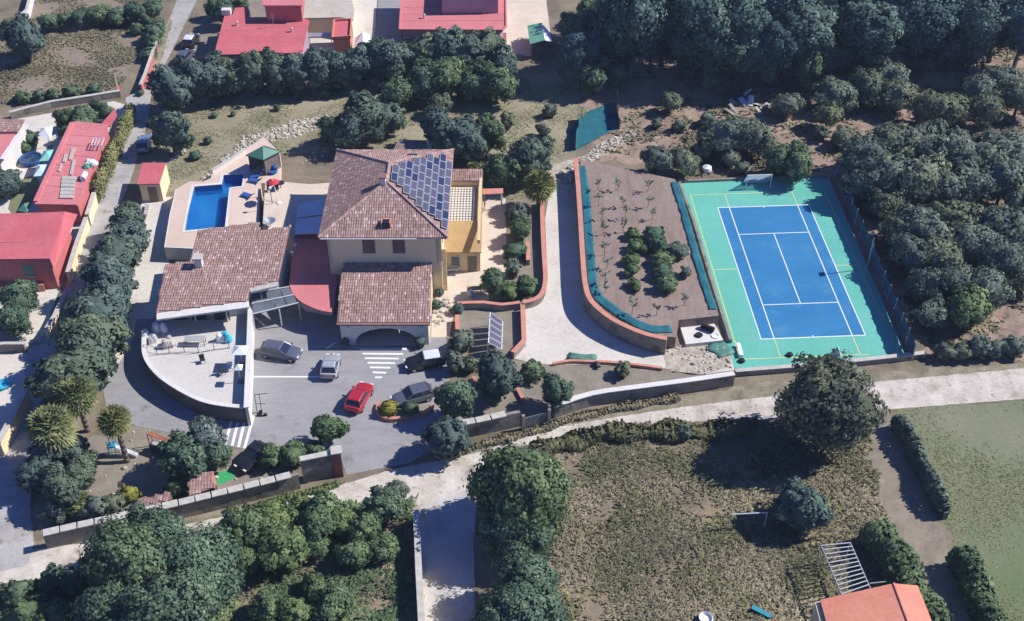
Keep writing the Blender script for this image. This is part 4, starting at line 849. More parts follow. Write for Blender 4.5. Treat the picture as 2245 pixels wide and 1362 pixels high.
for k, (px, mt, nm) in enumerate((([(86, 354), (96, 330), (123, 327), (113, 352)], 'mint', 'mint green square parasol beside the long red roof'), ([(73, 387), (82, 361), (108, 360), (99, 385)], 'palemint', 'pale mint square parasol beside the long red roof'), ([(38, 462), (50, 448), (70, 442), (60, 466)], 'green_sheet', 'deep green square parasol above the pink house'), ([(84, 296), (90, 280), (116, 276), (112, 306)], 'white_plastic', 'off-white square parasol in the shade behind the long red roof'))):
    C_ = [G3(u, v, 2.3) for u, v in px]; m0 = (sum(c[0] for c in C_) / 4, sum(c[1] for c in C_) / 4)
    t = thing('parasol', nm, 'parasol', (*m0, 0)); MB().add(C_ + [(*m0, 2.8)], [(0, 1, 4), (1, 2, 4), (2, 3, 4), (3, 0, 4)]).build('canopy', mt, t); MB().tube((*m0, 0), (*m0, 2.78), .04).build('pole', 'metal', t)
    MB().obox(*m0, .03, .12, .6, .6).build('base', 'grey_render', t)
    for c in C_: MB().tube((*m0, 2.7), Vector(c) - Vector((0, 0, .04)), .02, 4).build('rib', 'metal', t)
tb = thing('round_tub', 'dark round paddling tub in the shaded yard beside the parasols', 'tub', G3(70, 354)); p = G(70, 355)
MB().lathe((*p, .03), [(1.3, 0), (1.45, .3), (1.4, .6), (1.25, .6), (1.2, .4)], 20).build('tub_wall', 'blue_plastic', tb); MB().lathe((*p, .45), [(1.2, 0), (.01, .01)], 20).build('water', 'roughwater', tb)
# lane shed with red roof
ls = thing('lane_shed', 'small cream shed with flat red roof between lane and pool path', 'shed', G3(330, 430))
q = [G3(312, 357, 2.7), G3(363, 357, 2.7), G3(349, 403, 2.6), G3(300, 404, 2.6)]; MB().slab(q, .14).build('roof', 'red', ls)
MB().prism([(p[0], p[1]) for p in (G3(314, 360, 2.7), G3(364, 358, 2.7), G3(350, 402, 2.6), G3(304, 402, 2.6))], 0, 2.48).build('wall', 'cream', ls)
p = G(330, 403, 2.6); MB().box(p[0] - .5, p[0] + .5, p[1] - .06, p[1] + .1, 0, 2.0).build('door', 'wood', ls)
ds = wall('path_edge', 'low grey brick edge along the pool path below the lane shed', [(322, 445), (317, 470), (312, 492)], .5, .25, 'grey_render', .3, block=.45, cat='kerb', gap=.06)
# orange-roofed house bottom right + timber frame
ohr = thing('orange_roofed_house', 'house with pale orange gabled roof at the bottom edge', 'house', G3(1930, 1390))
zz = 3.4; l0, rg0, r0 = G3(1798, 1315, zz), G3(1959, 1279, zz + .7), G3(2012, 1284, zz + .2); l1, rg1, r1 = G3(1850, 1500, zz), G3(2030, 1470, zz + .7), G3(2090, 1480, zz + .2)
MB().slab([l0, rg0, rg1, l1], .12).build('roof_side', 'orange', ohr); MB().slab([rg0, r0, r1, rg1], .12).build('roof_side', 'orange', ohr); MB().tube(rg0, rg1, .12).build('ridge_cap', 'orange', ohr)
MB().prism([(p[0] * .985, p[1]) for p in (l1, l0, r0, r1)], 0, 3.1).build('wall', 'cream', ohr)
tf = thing('timber_pergola', 'bare grey pergola frame with parallel slats beside the orange roof', 'pergola', G3(1850, 1300))
A_, B_, C_, D_ = G3(1800, 1196, 2.6), G3(1864, 1190, 2.6), G3(1908, 1290, 2.6), G3(1848, 1312, 2.6)
for p, q in ((A_, D_), (B_, C_)): MB().tube(p, q, .07).build('side_beam', 'metal', tf)
for k in range(12): f = (k + .2) / 12; MB().tube(Vector(A_).lerp(Vector(D_), f) + Vector((0, 0, .1)), Vector(B_).lerp(Vector(C_), f) + Vector((0, 0, .1)), .045).build('slat', 'frame', tf)
for p in (A_, B_, C_, D_): MB().tube((p[0], p[1], 0), p, .06).build('post', 'metal', tf)
for (a, b) in (((1908, 1279, 2.6), (1945, 1275, 1.4)), ((1848, 1290, 2.4), (1830, 1310, 1.0))): MB().tube(G3(*a), G3(*b), .05).build('brace', 'metal', tf)

# ================================================================ CARS
PAINT = {'red': (0.42, 0.02, 0.035), 'white': (0.72, 0.73, 0.74), 'grey': (0.10, 0.11, 0.15), 'blue': (0.16, 0.22, 0.32), 'black': (0.015, 0.016, 0.02), 'silver': (0.36, 0.38, 0.42)}
for k, c in PAINT.items(): M['paint_' + k] = plain('paint_' + k, c, 0.3, 0.1, 0.5, 0.06, 2.0, coat=0.6)
def car(label, paint, loc, ang, L=4.1, W=1.74, H=1.47, roof=None, group=None, cat='car'):
    t = thing('parked_car', label, cat, (*loc, 0.03), ang, group)
    h = L / 2; w = W / 2
    # rings along the body: x, half width, z low, z belt
    st = [(-h, .70 * w, .45, .78), (-h + .06, .90 * w, .30, .92), (-h + .5, w, .22, .96), (-.2, w, .20, .93), (h - 1.25, w, .20, .92), (h - .45, .95 * w, .24, .80), (h - .08, .82 * w, .34, .68), (h, .62 * w, .42, .58)]
    V = []; n = 8
    for x, hw_, zl, zb in st:
        V += [(x, -hw_ * .86, zl), (x, -hw_, zl + .14), (x, -hw_, zb - .12), (x, -hw_ * .90, zb), (x, hw_ * .90, zb), (x, hw_, zb - .12), (x, hw_, zl + .14), (x, hw_ * .86, zl)]
    fs = [(i * n + j, (i + 1) * n + j, (i + 1) * n + (j + 1) % n, i * n + (j + 1) % n) for i in range(len(st) - 1) for j in range(n)] + [tuple(range(n)), tuple(range((len(st) - 1) * n, len(st) * n))[::-1]]
    def lb(mb, nm, mt, par, sm=False):
        o = bpy.data.objects.new(nm, mb.mesh(nm, mt, sm)); COL.objects.link(o); o.parent = par; return o
    body = lb(MB().add(V, fs), 'body', 'paint_' + paint, t, True)
    mb_ = body.modifiers.new('bevel', 'BEVEL'); mb_.width = .04; mb_.segments = 2
    # glasshouse
    zb = .91; xs = (-h + .22, -h + .62, h - 2.0, h - 1.25); wb, wt_ = w * .9, w * .74
    gv = [(xs[0], -wb, zb), (xs[1], -wt_, H - .04), (xs[2], -wt_, H - .02), (xs[3], -wb, zb), (xs[0], wb, zb), (xs[1], wt_, H - .04), (xs[2], wt_, H - .02), (xs[3], wb, zb)]
    lb(MB().add(gv, [(0, 3, 2, 1), (4, 5, 6, 7), (0, 1, 5, 4), (3, 7, 6, 2), (1, 2, 6, 5)]), 'windows', 'glass', t)
    rf = MB(); rf.add([(xs[1] - .08, -wt_ - .03, H - .05), (xs[2] + .08, -wt_ - .03, H - .03), (xs[2] + .08, wt_ + .03, H - .03), (xs[1] - .08, wt_ + .03, H - .05), (xs[1], -wt_ + .1, H + .03), (xs[2], -wt_ + .1, H + .03), (xs[2], wt_ - .1, H + .03), (xs[1], wt_ - .1, H + .03)], [(3, 2, 1, 0), (4, 5, 6, 7), (0, 1, 5, 4), (1, 2, 6, 5), (2, 3, 7, 6), (3, 0, 4, 7)])
    lb(rf, 'car_roof', 'paint_' + (roof or paint), t)
    for s in (-1, 1):
        for a, b in ((0, 1), (3, 2)): lb(MB().tube(gv[a + (4 if s > 0 else 0)], gv[b + (4 if s > 0 else 0)], .05, 5), 'pillar', 'paint_' + paint, t)
        m_ = ((xs[1] + xs[2]) / 2 - .1); lb(MB().tube((m_, s * wb, zb), (m_, s * wt_, H - .03), .05, 5), 'pillar', 'paint_' + paint, t)
        lb(MB().box(h - 1.35, h - 1.15, s * (w + .02) - .07, s * (w + .02) + .1 * s + .03, .92, 1.04), 'mirror', 'paint_' + paint, t)
        lb(MB().box(h - .22, h - .02, s * w * .62 - .16, s * w * .62 + .16, .58, .70), 'headlight', 'lamp_white', t); lb(MB().box(-h - .02, -h + .1, s * w * .7 - .11, s * w * .7 + .11, .66, .88), 'tail_light', 'lamp_red', t)
        for x in (-h + .75, h - .82):
            wh = lb(MB().tube((x, s * (w - .19), .29), (x, s * (w + .01), .29), .31, 14), 'wheel', 'tyre', t); lb(MB().tube((x, s * (w + .003), .29), (x, s * (w + .02), .29), .19, 10), 'rim', 'rim', wh)
    return t
def head(a, b): p, q = G(*a), G(*b); return math.atan2(q[1] - p[1], q[0] - p[0])
car('red hatchback parked slantwise in the courtyard', 'red', G(789, 880), head((772, 905), (806, 845)), 4.0)
car('dark grey saloon in the upper bay of the courtyard', 'grey', G(617, 780), head((575, 772), (655, 785)), 4.3, H=1.4)
car('small pale silver car beside the zebra stripes', 'silver', G(726, 812), head((722, 840), (733, 790)), 3.4)
car('dark car with white roof in the shade at the patio end', 'black', G(932, 802), head((975, 795), (890, 808)), 4.1, roof='white')
car('dark car half hidden in tree shade by the round planter', 'grey', G(905, 878), head((945, 868), (868, 890)), 4.2)
car('black car under the shrubs by the street wall', 'black', G(556, 1012), head((572, 1000), (545, 1025)), 3.6)
car('white-roofed dark car beside the house at the top of the lane', 'black', G(420, 97), head((402, 122), (436, 70)), 4.0, roof='white')
car('dark blue car on the lane in front of the hedge', 'grey', G(408, 132), head((390, 150), (422, 112)), 4.0)
car('silver-blue car tucked beside the round conifer on the lane', 'blue', G(320, 322), head((312, 345), (330, 296)), 4.0)

# ================================================================ FURNITURE AND SMALL THINGS
def lounger(label, a, b, z, group=None):
    p, q = Vector(G(*a, z)), Vector(G(*b, z)); an_ = math.atan2((q - p).y, (q - p).x); L = (q - p).length; m_ = (p + q) / 2
    t = thing('sun_lounger', label, 'sun lounger', (m_.x, m_.y, z), 0, group); c, s = math.cos(an_), math.sin(an_)
    def W(x, y, zz): return (m_.x + c * x - s * y, m_.y + s * x + c * y, z + zz)
    h = L / 2
    V = [W(-h, -.33, .3), W(h * .35, -.33, .3), W(h, -.33, .65), W(-h, .33, .3), W(h * .35, .33, .3), W(h, .33, .65)]; V += [(x, y, zz - .09) for x, y, zz in V]
    MB().add(V, [(0, 1, 4, 3), (1, 2, 5, 4), (6, 9, 10, 7), (7, 10, 11, 8), (0, 6, 7, 1), (1, 7, 8, 2), (3, 4, 10, 9), (4, 5, 11, 10), (0, 3, 9, 6), (2, 8, 11, 5)]).build('mattress', 'blue_plastic', t)
    for x in (-h * .85, h * .3):
        for y in (-.28, .28): MB().tube(W(x, y, 0), W(x, y, .22), .03).build('leg', 'white_plastic', t)
lounger('blue sun lounger alone on the deck right of the pool', (532, 428), (556, 436), PZ)
lounger('front one of two blue sun loungers above the pool end', (547, 397), (574, 402), PZ)
lounger('rear one of two blue sun loungers above the pool end', (549, 391), (577, 386), PZ)
ar = thing('round_lounge_chair', 'round blue lounge chair beside the gazebo', 'chair', G3(598, 379, PZ)); p = G(598, 379, PZ)
MB().lathe((*p, PZ), [(.5, .0), (.62, .25), (.6, .4), (.1, .42)], 14).build('seat', 'blue_plastic', ar); MB().lathe((p[0] + .25, p[1] + .25, PZ + .42), [(.3, 0), (.38, .3), (.25, .5), (.02, .52)], 10).build('cushion', 'blue_plastic', ar)
# red parasol, tipped
rp = thing('red_parasol', 'red round parasol with white pole tilted on the upper terrace', 'parasol', G3(604, 440, UZ)); p = G(600, 414, UZ + 1.0); b_ = G(612, 445, UZ)
MB().lathe((*p, UZ + 1.9), [(.78, 0), (.56, .16), (.3, .28), (.03, .38)], 8).build('canopy', 'red_cloth', rp); MB().tube((*b_, UZ), (p[0], p[1], UZ + 2.38), .04).build('pole', 'white_plastic', rp); MB().lathe((*b_, UZ), [(.3, 0), (.3, .08), (.06, .14)], 10).build('base', 'white_plastic', rp)
for k, (u, v) in enumerate(((607, 418), (590, 420), (616, 412))):
    p = G(u, v, UZ); t = thing('terrace_table' if k == 2 else 'terrace_chair', ['dark chair right of the red parasol', 'dark chair left of the red parasol', 'dark round table under the red parasol'][k], 'table' if k == 2 else 'chair', (*p, UZ))
    if k == 2: MB().lathe((*p, UZ + .68), [(.5, 0), (.5, .05)], 14).build('top', 'darkmetal', t); MB().tube((*p, UZ), (*p, UZ + .69), .05).build('leg', 'darkmetal', t)
    else:
        MB().obox(p[0], p[1], UZ + .4, UZ + .46, .5, .5, .3).build('seat', 'darkmetal', t); MB().obox(p[0], p[1] + .24, UZ + .46, UZ + .95, .5, .05, .3).build('backrest', 'darkmetal', t)
        for sx in (-.2, .2):
            for sy in (-.2, .2): MB().tube((p[0] + sx, p[1] + sy, UZ), (p[0] + sx, p[1] + sy, UZ + .4), .025).build('leg', 'darkmetal', t)
sl_ = thing('shower_post', 'thin lamp post casting a shadow across the upper terrace', 'lamp post', G3(595, 448, UZ)); p = G(597, 447, UZ)
MB().tube((*p, UZ), (*p, UZ + 2.0), .04).build('post', 'darkmetal', sl_); MB().lathe((*p, UZ + 2.0), [(.05, 0), (.17, .1), (.17, .3), (.03, .4)], 10).build('lamp_head', 'white_plastic', sl_)
dm = thing('satellite_dish', 'grey round dish lying behind the annexe roof', 'dish', G3(593, 500, UZ)); p = G(593, 497, UZ)
MB().lathe((p[0], p[1], UZ + .5), [(.1, 0), (.5, .12), (.7, .35), (.66, .36), (.1, .06)], 16).build('dish', 'metal', dm); MB().tube((*p, UZ), (*p, UZ + .52), .05).build('stand', 'metal', dm)
# terrace things
def square_parasol(label, u, v, z, mt, r=1.15, h=2.2, name='parasol'):
    p = G(u, v, z + h); t = thing(name, label, 'parasol', (*p, z))
    C_ = [(p[0] + r * a, p[1] + r * b, z + h) for a, b in ((-1, -1), (1, -1), (1, 1), (-1, 1))]
    MB().add(C_ + [(*p, z + h + .45)], [(0, 1, 4), (1, 2, 4), (2, 3, 4), (3, 0, 4)]).build('canopy', mt, t); MB().tube((*p, z), (*p, z + h + .44), .04).build('pole', 'metal', t); MB().obox(*p, z, z + .12, .6, .6).build('base', 'grey_render', t)
square_parasol('white square parasol by the straight wall of the white terrace', 526, 768, TZ, 'white_plastic', .72, 2.0)
square_parasol('closed white parasol lower down by the straight terrace wall', 522, 806, TZ, 'white_plastic', .42, 1.9)
def chair(label, u, v, z, mt, a=0.0):
    p = G(u, v, z); t = thing('garden_chair', label, 'chair', (*p, z)); c, s = math.cos(a), math.sin(a)
    MB().obox(p[0], p[1], z + .4, z + .45, .5, .5, a).build('seat', mt, t); MB().obox(p[0] - s * .24, p[1] + c * .24, z + .45, z + .92, .5, .05, a).build('backrest', mt, t)
    for sx in (-.2, .2):
        for sy in (-.2, .2): MB().tube((p[0] + c * sx - s * sy, p[1] + s * sx + c * sy, z), (p[0] + c * sx - s * sy, p[1] + s * sx + c * sy, z + .4), .025).build('leg', mt, t)
chair('dark folding chair alone in the middle of the white terrace', 445, 795, TZ, 'darkmetal', .4)
chair('dark chair beside the lower white parasol', 488, 822, TZ, 'darkmetal', .9); chair('white chair beside the lower white parasol', 506, 812, TZ, 'white_plastic', .2)
tbl = thing('terrace_table', 'long blue-grey table behind the railing on the white terrace', 'table', G3(426, 748, TZ)); p = G(428, 742, TZ + .75)
MB().box(p[0] - 1.1, p[0] + 1.0, p[1] - .4, p[1] + .4, TZ + .7, TZ + .76).build('top', 'blueglass', tbl)
for sx in (-1, .9):
    for sy in (-.33, .33): MB().tube((p[0] + sx, p[1] + sy, TZ), (p[0] + sx, p[1] + sy, TZ + .7), .04).build('leg', 'darkmetal', tbl)
for k, (u, v, mt, lb_) in enumerate(((352, 728, 'white_plastic', 'white covered bundle at the left end of the annexe porch'), (365, 758, 'palewood', 'pale covered bundle beside the terrace railing'), (330, 745, 'blueglass', 'grey-blue covered bundle at the curved wall head'), (493, 745, 'cyan_plastic', 'white and cyan pile at the right end of the annexe porch'))):
    p = G(u, v, TZ); t = thing('covered_bundle', lb_, 'bundle', (*p, TZ))
    for j in range(5):
        r_ = rnd.uniform(.3, .5); x, y = p[0] + rnd.uniform(-.5, .5), p[1] + rnd.uniform(-.4, .4); MB().lathe((x, y, TZ), [(r_, 0), (r_ * 1.05, .3), (r_ * .7, .6 + .1 * j), (.05, .7 + .1 * j)], 7).build('bundle_lump', mt if (j % 2 == 0 or k != 3) else 'white_plastic', t)
# basketball stand in the courtyard
bb = thing('goal_frame', 'thin black metal stand with weights on the courtyard asphalt', 'stand', G3(570, 905)); p = G(572, 905)
for dx in (-.35, .1): MB().tube((p[0] + dx, p[1], 0.03), (p[0] + dx, p[1] + .2, 2.2), .035).build('upright', 'darkmetal', bb)
MB().tube((p[0] - .4, p[1] + .2, 2.2), (p[0] + .9, p[1] + .3, 2.3), .035).build('cross_bar', 'darkmetal', bb); MB().tube((p[0] - .4, p[1] + .1, 1.1), (p[0] + .6, p[1] + .1, 1.1), .03).build('cross_bar', 'darkmetal', bb)
for dx, dy in ((0, 0), (.05, -.45), (.5, -.42), (-.15, -.42)): MB().obox(p[0] + dx, p[1] + dy, .03, .25, .32, .26, .2).build('weight', 'tyre', bb)
# ground solar rack
gr = thing('ground_solar_rack', 'tilted white framed solar collector standing in the walled bed', 'solar panels', G3(1088, 770))
U0, U1 = G3(1074, 683, 2.0), G3(1070, 752, 2.0); D0, D1 = G3(1103, 704, .7), G3(1101, 767, .7)
tl, bl_, tr_, br_ = [Vector(x) for x in (U0, U1, D0, D1)]
nrm = (bl_ - tl).cross(tr_ - tl).normalized(); nrm = nrm if nrm.z > 0 else -nrm
for k in range(5):
    f0, f1 = k / 5 + .012, (k + 1) / 5 - .012; q = [tl.lerp(bl_, f0), tr_.lerp(br_, f0), tr_.lerp(br_, f1), tl.lerp(bl_, f1)]
    V = q + [x - nrm * .06 for x in q]; pn_ = MB().add(V, [(0, 1, 2, 3), (7, 6, 5, 4), (0, 4, 5, 1), (1, 5, 6, 2), (2, 6, 7, 3), (3, 7, 4, 0)]).build('panel', 'frame', gr)
    m_ = sum(q, Vector()) / 4; q2 = [m_ + (x - m_) * .87 + nrm * .008 for x in q]; MB().add(q2, [(0, 1, 2, 3)]).build('cells', 'panel', pn_)
for x in (tl, bl_, tr_, br_): MB().tube((x.x, x.y, 0.03), x - nrm * .07, .05).build('leg', 'metal', gr)
# kiosk bits on the patio
wb_ = thing('patio_bench', 'white angled garden bench on the patio right of the villa', 'bench', G3(985, 598)); p = G(988, 597)
MB().obox(p[0], p[1], .4, .48, 1.8, .45, .25).build('seat', 'white_plastic', wb_); MB().obox(p[0] - .05, p[1] + .25, .48, .9, 1.8, .06, .25).build('backrest', 'white_plastic', wb_)
for s in (-.7, .7): MB().obox(p[0] + s * .97, p[1] + s * .25, .03, .4, .08, .4, .25).build('leg', 'white_plastic', wb_)
pt = thing('patio_table', 'wooden table with pale jar near the patio wall', 'table', G3(1040, 637)); p = G(1040, 632, .7)
MB().obox(p[0], p[1], .66, .72, 1.6, .7, .1).build('top', 'wood', pt)
for sx in (-.7, .7):
    for sy in (-.28, .28): MB().tube((p[0] + sx, p[1] + sy, .03), (p[0] + sx, p[1] + sy, .66), .04).build('leg', 'wood', pt)
jr = thing('pale_jar', 'pale round garden jar in front of the patio table', 'jar', G3(1032, 648)); p = G(1032, 650); MB().lathe((*p, .03), [(.2, 0), (.38, .3), (.34, .6), (.2, .72), (.25, .8)], 14).build('jar_body', 'white', jr)
gc = thing('green_shutter_box', 'dark green upright box against the yellow wing', 'cabinet', G3(990, 578)); p = G(990, 580); MB().box(p[0] - .35, p[0] + .35, p[1] - .3, p[1] + .3, .03, 1.6).build('cabinet_body', 'green_sheet', gc, bevel=.03); MB().box(p[0] - .4, p[0] + .4, p[1] - .35, p[1] + .35, 1.603, 1.7).build('lid', 'green_sheet', gc)
# round planter in the courtyard
rpn = thing('round_planter', 'planter with curved salmon edging in the courtyard by the gate', 'planter', G3(880, 905)); pts = smoothed(GL([(832, 880), (828, 898), (842, 913), (870, 916), (905, 908), (938, 900), (950, 885)], .45), 3)
strip(MB(), pts, .35, 0.03, .45).build('edging', 'salmon', rpn); MB().prism(pts, .03, .3).build('soil', 'bed', rpn)
CS = .45
# well slab with tyre and drum
ws = thing('cistern_slab', 'white concrete cistern slab between vegetable plot and court', 'cistern', G3(1535, 750)); q = GL([(1490, 712), (1562, 702), (1586, 746), (1504, 755)], CS); MB().prism(q, 0, CS).build('slab', 'white', ws)
p = G(1568, 737, CS); MB().lathe((*p, CS + .003), [(.42, 0), (.42, .1), (.34, .1), (.33, .03)], 16).build('white_lid', 'white_plastic', ws)
ty = thing('old_tyre', 'black tyre lying on the white cistern slab', 'tyre', G3(1532, 736, CS)); p = G(1532, 736, CS); MB().lathe((*p, CS + .005), [(.2, .02), (.36, 0), (.42, .1), (.36, .2), (.2, .18)], 14).build('tyre_ring', 'tyre', ty)
dr = thing('black_drum', 'black drum lying across the white cistern slab', 'drum', G3(1552, 718, CS)); p, q = G(1538, 714, CS + .3), G(1565, 724, CS + .3); MB().tube((*p, CS + .32), (*q, CS + .32), .31, 14).build('drum_body', 'tyre', dr)
# goals
def goal(label, u, v, z, ang, W_, H_, D_, net=True):
    p = G(u, v, z); t = thing('football_goal', label, 'goal', (*p, 0), 0); c, s = math.cos(ang), math.sin(ang)
    def Wd(x, y, zz): return (p[0] + c * x - s * y, p[1] + s * x + c * y, zz)
    for sx in (-1, 1): MB().tube(Wd(sx * W_ / 2, 0, .03), Wd(sx * W_ / 2, 0, H_), .055, 8).build('goal_post', 'white_plastic', t); MB().tube(Wd(sx * W_ / 2, 0, H_), Wd(sx * W_ / 2, D_, .03), .035).build('back_stay', 'white_plastic', t)
    MB().tube(Wd(-W_ / 2, 0, H_), Wd(W_ / 2, 0, H_), .055, 8).build('crossbar', 'white_plastic', t); MB().tube(Wd(-W_ / 2, D_, .06), Wd(W_ / 2, D_, .06), .035).build('ground_bar', 'white_plastic', t)
    nm = MB(); N = 16; K = 14
    for i in range(N + 1): x = -W_ / 2 + W_ * i / N; nm.tube(Wd(x, .02, H_), Wd(x, D_, .06), .03, 3)
    for k in range(1, K): f = k / K; nm.tube(Wd(-W_ / 2, D_ * f, H_ * (1 - f) + .06 * f), Wd(W_ / 2, D_ * f, H_ * (1 - f) + .06 * f), .03, 3)
    stuffpart(nm.build('net', 'palemint', t))
goal('white football goal with pale net at the far end of the court', 1661, 414, 0, CA, 3.0, 2.0, 1.3)
goal('small white goal at the near end of the tennis court', 1836, 787, 0, CA + 1.5, 1.2, 1.1, .8)
for k, (u, v, lb_) in enumerate(((1621, 772, 'white bench on the near left corner of the court'),)):
    p = G(u, v); t = thing('court_bench', lb_, 'bench', (*p, 0)); MB().obox(p[0], p[1], .38, .46, .4, 1.9, .05).build('seat', 'white_plastic', t)
    for s in (-.75, .75): MB().obox(p[0], p[1] + s, .03, .38, .35, .08, .05).build('leg', 'metal', t)
for u, v, lb_ in ((1626, 793, 'black bag at the near left corner of the court'), (1731, 780, 'small black bag by the near court line')):
    p = G(u, v); t = thing('sports_bag', lb_, 'bag', (*p, 0.03)); MB().lathe((*p, .03), [(.3, 0), (.36, .15), (.25, .3), (.03, .34)], 9).build('bag_body', 'tyre', t); MB().tube((p[0] - .2, p[1], .33), (p[0] + .2, p[1], .36), .03).build('handle', 'tyre', t)
wb2 = thing('white_ball_tank', 'round white tank in the grass behind the court', 'tank', G3(1549, 378)); p = G(1549, 377); MB().lathe((*p, .02), [(.45, 0), (.62, .3), (.55, .7), (.2, .85), (.02, .87)], 14).build('tank_body', 'white_plastic', wb2); MB().lathe((*p, .86), [(.15, 0), (.15, .08)], 8).build('cap', 'white_plastic', wb2)
fl = thing('floodlight', 'single floodlight pole at the right side of the court', 'floodlight', G3(1905, 575)); p = G(1900, 590); MB().tube((*p, 0), (*p, 4.6), .06).build('pole', 'metal', fl); MB().obox(p[0] - .2, p[1], 4.6, 4.95, .3, .7, 0).build('lamp_head', 'darkmetal', fl)
# play set + slide, barbecue hut, mats, small roofs in the palm garden
ps = thing('play_slide', 'white and pale blue garden slide under the palms', 'slide', G3(270, 1000)); a = Vector(G3(245, 975, 1.3)); b = Vector(G3(302, 998, .15)); d = (b - a); nn = Vector((-d.y, d.x, 0)).normalized() * .28
MB().add([a + nn, a - nn, b - nn, b + nn, a + nn + Vector((0, 0, .18)), a - nn + Vector((0, 0, .18)), b - nn + Vector((0, 0, .18)), b + nn + Vector((0, 0, .18))], [(0, 3, 2, 1), (0, 1, 2, 3), (1, 2, 6, 5), (0, 4, 7, 3), (5, 6, 2, 1), (3, 7, 4, 0)]).build('chute', 'white_plastic', ps)
MB().obox(a.x, a.y, 1.2, 1.3, .7, .7, .2).build('platform', 'cyan_plastic', ps)
for sx in (-.3, .3):
    for sy in (-.3, .3): MB().tube((a.x + sx, a.y + sy, .02), (a.x + sx, a.y + sy, 1.9), .04).build('post', 'cyan_plastic', ps)
for k in range(4): MB().tube((a.x - .45, a.y - .3, .25 + .28 * k), (a.x - .45, a.y + .3, .25 + .28 * k), .03).build('rung', 'white_plastic', ps)
bq = thing('barbecue_shelter', 'small black barbecue under a red timber roof strip', 'barbecue', G3(350, 985)); q = [G3(322, 952, 1.9), G3(329, 946, 1.9), G3(374, 964, 1.9), G3(368, 970, 1.8)]; MB().slab(q, .08).build('roof', 'redwood', bq)
for x in q: MB().tube((x[0], x[1], .02), (x[0], x[1], 1.8), .05).build('post', 'redwood', bq)
p = G(347, 975, .9); MB().obox(p[0], p[1], .02, .9, 1.6, .7, -.3).build('hearth', 'darkmetal', bq); MB().obox(p[0], p[1], .903, .96, 1.3, .5, -.3).build('grill', 'palewood', bq)
def tiled_lean(label, px, z, zb, sd):
    P = [G3(*px[0], zb), G3(*px[1], zb), G3(*px[2], z), G3(*px[3], z)]; t = thing('tiled_shelter', label, 'shelter', (P[0][0], P[0][1], 0)); MB().slab(P, .1).build('roof', 'tile_base', t); dn = Vector(P[3]) - Vector(P[0]); stuffpart(tiles(P, dn, seed=sd).build('roof_tiles', 'tile', t))
    for x in P: MB().tube((x[0], x[1], .02), (x[0], x[1], x[2] - .1), .07).build('post', 'wood', t)
    return t
tiled_lean('low pinkish tiled roof against the street wall', [(300, 1098), (372, 1079), (378, 1095), (294, 1118)], 1.9, 2.4, 81)
tiled_lean('small square tiled roof beside the green play mat', [(416, 1042), (462, 1034), (470, 1068), (414, 1088)], 1.9, 2.3, 82)
pmz = area('green_play_mat', [(474, 1038), (508, 1029), (515, 1048), (478, 1066)], 6, 'turf'); tag(pmz[0], 'bright green play mat beside the small tiled roof', 'mat'); del pmz[0]['kind']
wh_ = wall('orange_stub', 'short orange wall between tiled roof and green mat', [(463, 1034), (471, 1064)], 1.4, .3, 'orange', .35, 'salmon')
# white frame, blue slide and such in the weed field
wf = thing('garden_swing', 'bare white metal swing frame standing in the weeds by the round tree', 'swing', G3(1620, 1165)); a, b = G3(1602, 1128, 1.9), G3(1682, 1124, 1.9)
MB().tube(a, b, .06).build('top_bar', 'frame', wf)
for x in (a, b): MB().tube((x[0], x[1], 0), x, .06).build('post', 'frame', wf)
bt = thing('blue_slide', 'small bright blue plastic slide lying in the weeds at the bottom edge', 'slide', G3(1670, 1340)); a, b = G3(1650, 1330, .5), G3(1692, 1352, .15)
d = Vector(b) - Vector(a); nn = Vector((-d.y, d.x, 0)).normalized() * .22
MB().add([Vector(a) + nn, Vector(a) - nn, Vector(b) - nn, Vector(b) + nn], [(0, 1, 2, 3), (3, 2, 1, 0)]).build('chute', 'cyan_plastic', bt); MB().tube((a[0], a[1], 0), a, .06).build('leg', 'cyan_plastic', bt)
wtk = thing('white_tub', 'white round tub half cut by the bottom edge', 'tub', G3(1546, 1360)); p = G(1546, 1362); MB().lathe((*p, 0), [(.5, 0), (.6, .5), (.55, .55), (.5, .3), (.02, .28)], 14).build('tub_body', 'white_plastic', wtk)
db = thing('debris_heap', 'heap of white sheet debris under the trees behind the court', 'debris', G3(1640, 230))
for k in range(10):
    p = G(1600 + rnd.uniform(0, 85), 205 + rnd.uniform(0, 45), .4); an_ = rnd.uniform(0, 3); c, s = math.cos(an_), math.sin(an_); w_, l_ = rnd.uniform(.4, .9), rnd.uniform(.8, 2.0); zt = rnd.uniform(.3, 1.0)
    MB().slab([(p[0] - c * l_ / 2, p[1] - s * l_ / 2, .1), (p[0] - c * l_ / 2 - s * w_, p[1] - s * l_ / 2 + c * w_, .15), (p[0] + c * l_ / 2 - s * w_, p[1] + s * l_ / 2 + c * w_, zt), (p[0] + c * l_ / 2, p[1] + s * l_ / 2, zt)], .05).build('sheet', ['white_plastic', 'grey_render', 'palewood'][k % 3], db)
